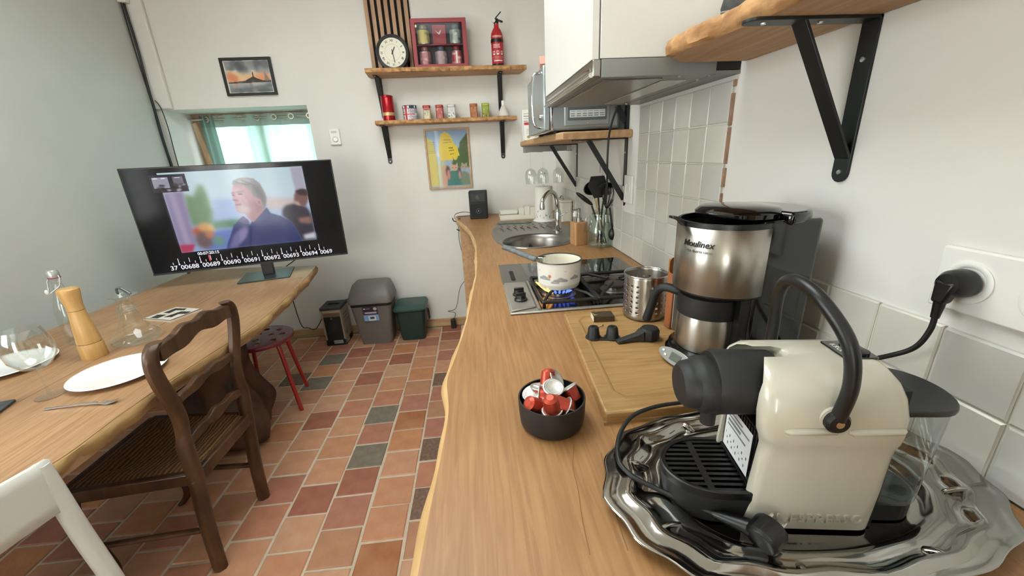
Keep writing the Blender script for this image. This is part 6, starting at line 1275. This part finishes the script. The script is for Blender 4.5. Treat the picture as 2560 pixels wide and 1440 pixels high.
# ------------------------------------------------------------------ white chair at the corner of the frame
wc = thing('white_chair', 'white painted chair drawn up at the near end of the table', 'chair', (-.985, .80, FZ))
WCM = M('white_paint', '#cfccc4', .45)
for y in (.0, -.40):
    P_ = smooth_path([(.055, y, 0), (.03, y, .25), (.012, y, .45), (-.004, y, .60), (-.012, y, .72), (-.018, y, .805)], 4); n = len(P_)
    lofted([(p.x, p.y, p.z) for p in P_], [(.0165+.003*math.sin(PI*i/n), .0165) for i in range(n)], 'back_leg', wc, WCM)
    P2 = [(-.40, y+.0, 0), (-.385, y, .2), (-.38, y, .42)]; lofted(P2, [(.014, .014), (.016, .016), (.018, .018)], 'front_leg', wc, WCM)
bs = [[(-.020-.03*math.sin(PI*t)*0, -.4*t, z) for t in np.linspace(-.02, 1.02, 13)] for z in np.linspace(.69, .815, 6)]
bs = [[(-.014-.004*(z-.69)/.12+.0-.022*math.sin(PI*max(0, min(1, t))), -.4*t, z+.010*math.sin(PI*max(0, min(1, t)))) for t in np.linspace(-.03, 1.03, 17)] for z in np.linspace(.685, .812, 6)]
MB().loft(bs, closed=False).build('backrest', WCM, wc, smooth=50).modifiers.new('s', 'SOLIDIFY').thickness = .014
MB().prism(rrect(-.40, .005, -.42, .02, .03), .425, .445).build('seat', WCM, wc, bevel=.006); MB().box(-.38, -.0, -.39, -.01, .38, .425).build('apron', WCM, wc)
# ------------------------------------------------------------------ red stool with round holes
rs_ = thing('red_stool', 'red round stool with holes in the seat between table and bins', 'stool', (-1.325, 2.27, FZ))
SEATM = M('stool_burgundy', '#7d2a3a', .25, coat=.2); LEGM = M('stool_red', '#a5241c', .3, coat=.2)
circ = [(.165*math.cos(a), .165*math.sin(a)) for a in np.linspace(0, 2*PI, 49)[:-1]]
holes = [[(cx_+.017*math.cos(-a), cy_+.017*math.sin(-a)) for a in np.linspace(0, 2*PI, 17)[:-1]] for cx_, cy_ in [(.11*math.cos(k*PI/4+.2), .11*math.sin(k*PI/4+.2)) for k in range(8)]+[(.045, .02), (-.035, .035), (-.01, -.05)]]
MB().prism(circ, .443, .450, holes=holes).build('seat', SEATM, rs_); MB().lathe([(.163, .425), (.168, .43), (.1685, .447), (.165, .4505), (.162, .443)], 48, loop=True).build('seat_rim', SEATM, rs_, smooth=50)
for k, (ex, ey) in enumerate(((.185, -.121), (.110, .157), (-.145, .082), (-.10, -.16))):
    d = Vector((ex, ey, 0)); P_ = [Vector((ex, ey, 0)), Vector((ex*.80, ey*.80, .25)), Vector((ex*.66, ey*.66, .425)), Vector((ex*.52, ey*.52, .441))]; MB().tube(smooth_path(P_, 4), .0115, 12).build('leg', LEGM, rs_, smooth=60)
# ------------------------------------------------------------------ bins and carton at the far wall
cbx = thing('carton_box', 'small black and beige printed carton standing by the far wall', 'box', (-1.205, 3.105, FZ), .0)
MB().box(-.08, .075, -.075, .10, 0, .325).build('carton', M('carton_beige', '#a89a86', .7), cbx, bevel=.002)
cv = Canvas(60, 110, '#a39583').rect(.08, .0, .95, .12, '#b0a390').rect(.1, .035, .35, .055, '#4a443c').rect(.55, .025, .75, .04, '#4a443c').rect(.08, .13, .93, .23, '#7d6253').grad('#1b1d1c', '#20231f', .08, .23, .93, .9).rect(0, .85, 1, 1, '#121212').ell(.47, .28, .05, .022, '#8c9a92', 1).ell(.5, .5, .24, .16, '#2a2f2b', 4).rect(.38, .865, .85, .955, '#c2bfb8'); [cv.rect(.4+.05*i, .875, .42+.05*i, .945, '#4a4a48') for i in range(9)]
picture('front_print', cv, flat_y(-.079, .002, .153, .321, -.0762), INK, cbx)
cv = Canvas(40, 80, '#b0a28d').rect(0, .86, 1, 1, '#141414').rect(.1, .88, .5, .97, '#b9b5aa').ell(.3, .7, .12, .06, '#7d7365', 1).rect(.2, .2, .7, .24, '#857a6a').rect(.2, .3, .8, .33, '#857a6a').rect(.2, .4, .75, .43, '#857a6a')
picture('side_print', cv, lambda u, v: (.0762, -.074+.172*u, .002+.321*(1-v)), INK, cbx)
MB().box(-.085, .079, -.079, .104, .305, .33).build('lid', M('carton_lid', '#3c4042', .6), cbx, bevel=.006); MB().tube(smooth_path([(-.05, .02, .33), (-.02, -.01, .342), (.02, -.01, .342), (.04, .02, .33)], 5), .006, 8).build('carry_strap', BLACKP, cbx, smooth=60)
BG = M('bin_grey', '#6d6862', .45, bump=.03, bs=300)
gb = thing('grey_bin', 'tall taupe plastic bin with a swing lid and sticker', 'bin', (-.878, 3.085, FZ))
def taper(w0, d0, w1, d1, z0, z1, r=.03, cy0=0., cy1=0.): return [[(x, y+cy0, z0) for x, y in rrect(-w0, w0, -d0, d0, r)], [(x, y+cy1, z1) for x, y in rrect(-w1, w1, -d1, d1, r)]]
MB().loft(taper(.122, .085, .158, .118, 0, .355)).build('bin_body', BG, gb, smooth=30); MB().loft(taper(.157, .117, .159, .119, .335, .36)).build('dark_gap', M('gap_black', '#1b1a19', .7), gb)
rl = [[(x, y, .36) for x, y in rrect(-.168, .168, -.128, .128, .035)], [(x, y, .385) for x, y in rrect(-.170, .170, -.130, .130, .035)], [(x*.97, y*.9+.012, .43) for x, y in rrect(-.165, .165, -.125, .125, .035)], [(x*.86, y*.7+.03, .492) for x, y in rrect(-.16, .16, -.12, .12, .035)], [(x*.78, y*.6+.035, .5) for x, y in rrect(-.16, .16, -.12, .12, .035)]]
MB().loft(rl).build('lid', BG, gb, smooth=40)
MB().prism(rrect(-.12, .12, -.055, .055, .02), 0, .004, Matrix.Translation((0, -.075, .448)) @ Matrix.Rotation(math.radians(58), 4, 'X')).build('flap', M('bin_flap', '#76716a', .4), gb, bevel=.0015)
bm_ = MB().prism(rrect(-.014, .014, -.004, .004, .003), 0, .002, Matrix.Translation((0, -.083, .449)) @ Matrix.Rotation(math.radians(58), 4, 'X')).build('maker_badge', M('badge_silver', '#b9b5ae', .3, .6), gb)
cv = Canvas(60, 64, '#2e2430').rect(0, .3, 1, .56, '#4c2a4c').rect(.12, .36, .9, .47, '#c9bfc9').rect(0, .56, 1, 1, '#7fb0dc').rect(.32, .64, .8, .98, '#d8dde2').rect(.42, .7, .7, .88, '#4a4f55').ell(.84, .14, .12, .11, '#b3b59a').rect(.06, .08, .2, .16, '#d8d4d0').rect(.25, .09, .5, .14, '#9c949c')
picture('sticker', cv, lambda u, v: (-.062+.115*u, -.1145+.012*(-1)*((1-v))*.9-.0005+.0, .215+.12*(1-v)), INK, gb)
GN = M('bin_green', '#17302c', .45, bump=.03, bs=300)
nb = thing('green_bin', 'small dark green kitchen caddy bin with a folded handle', 'bin', (-.588, 3.10, FZ))
MB().loft(taper(.095, .085, .118, .108, 0, .255)).build('bin_body', GN, nb, smooth=30); MB().loft(taper(.117, .107, .126, .118, .25, .268)).build('rim', GN, nb, smooth=30)
MB().loft([[(x, y, .268) for x, y in rrect(-.130, .128, -.124, .12, .03)], [(x, y, .28) for x, y in rrect(-.131, .129, -.125, .121, .03)], [(x*.93, y*.88+.012, .302) for x, y in rrect(-.128, .126, -.12, .118, .03)]]).build('lid', M('bin_green_lid', '#2c4743', .4), nb, smooth=40)
MB().tube(smooth_path([(.128, -.03, .255), (.136, -.045, .19), (.138, -.05, .165), (.140, -.02, .155), (.138, .0, .165), (.134, .0, .235)], 4), .005, 8).build('handle', BLACKP, nb, smooth=60)
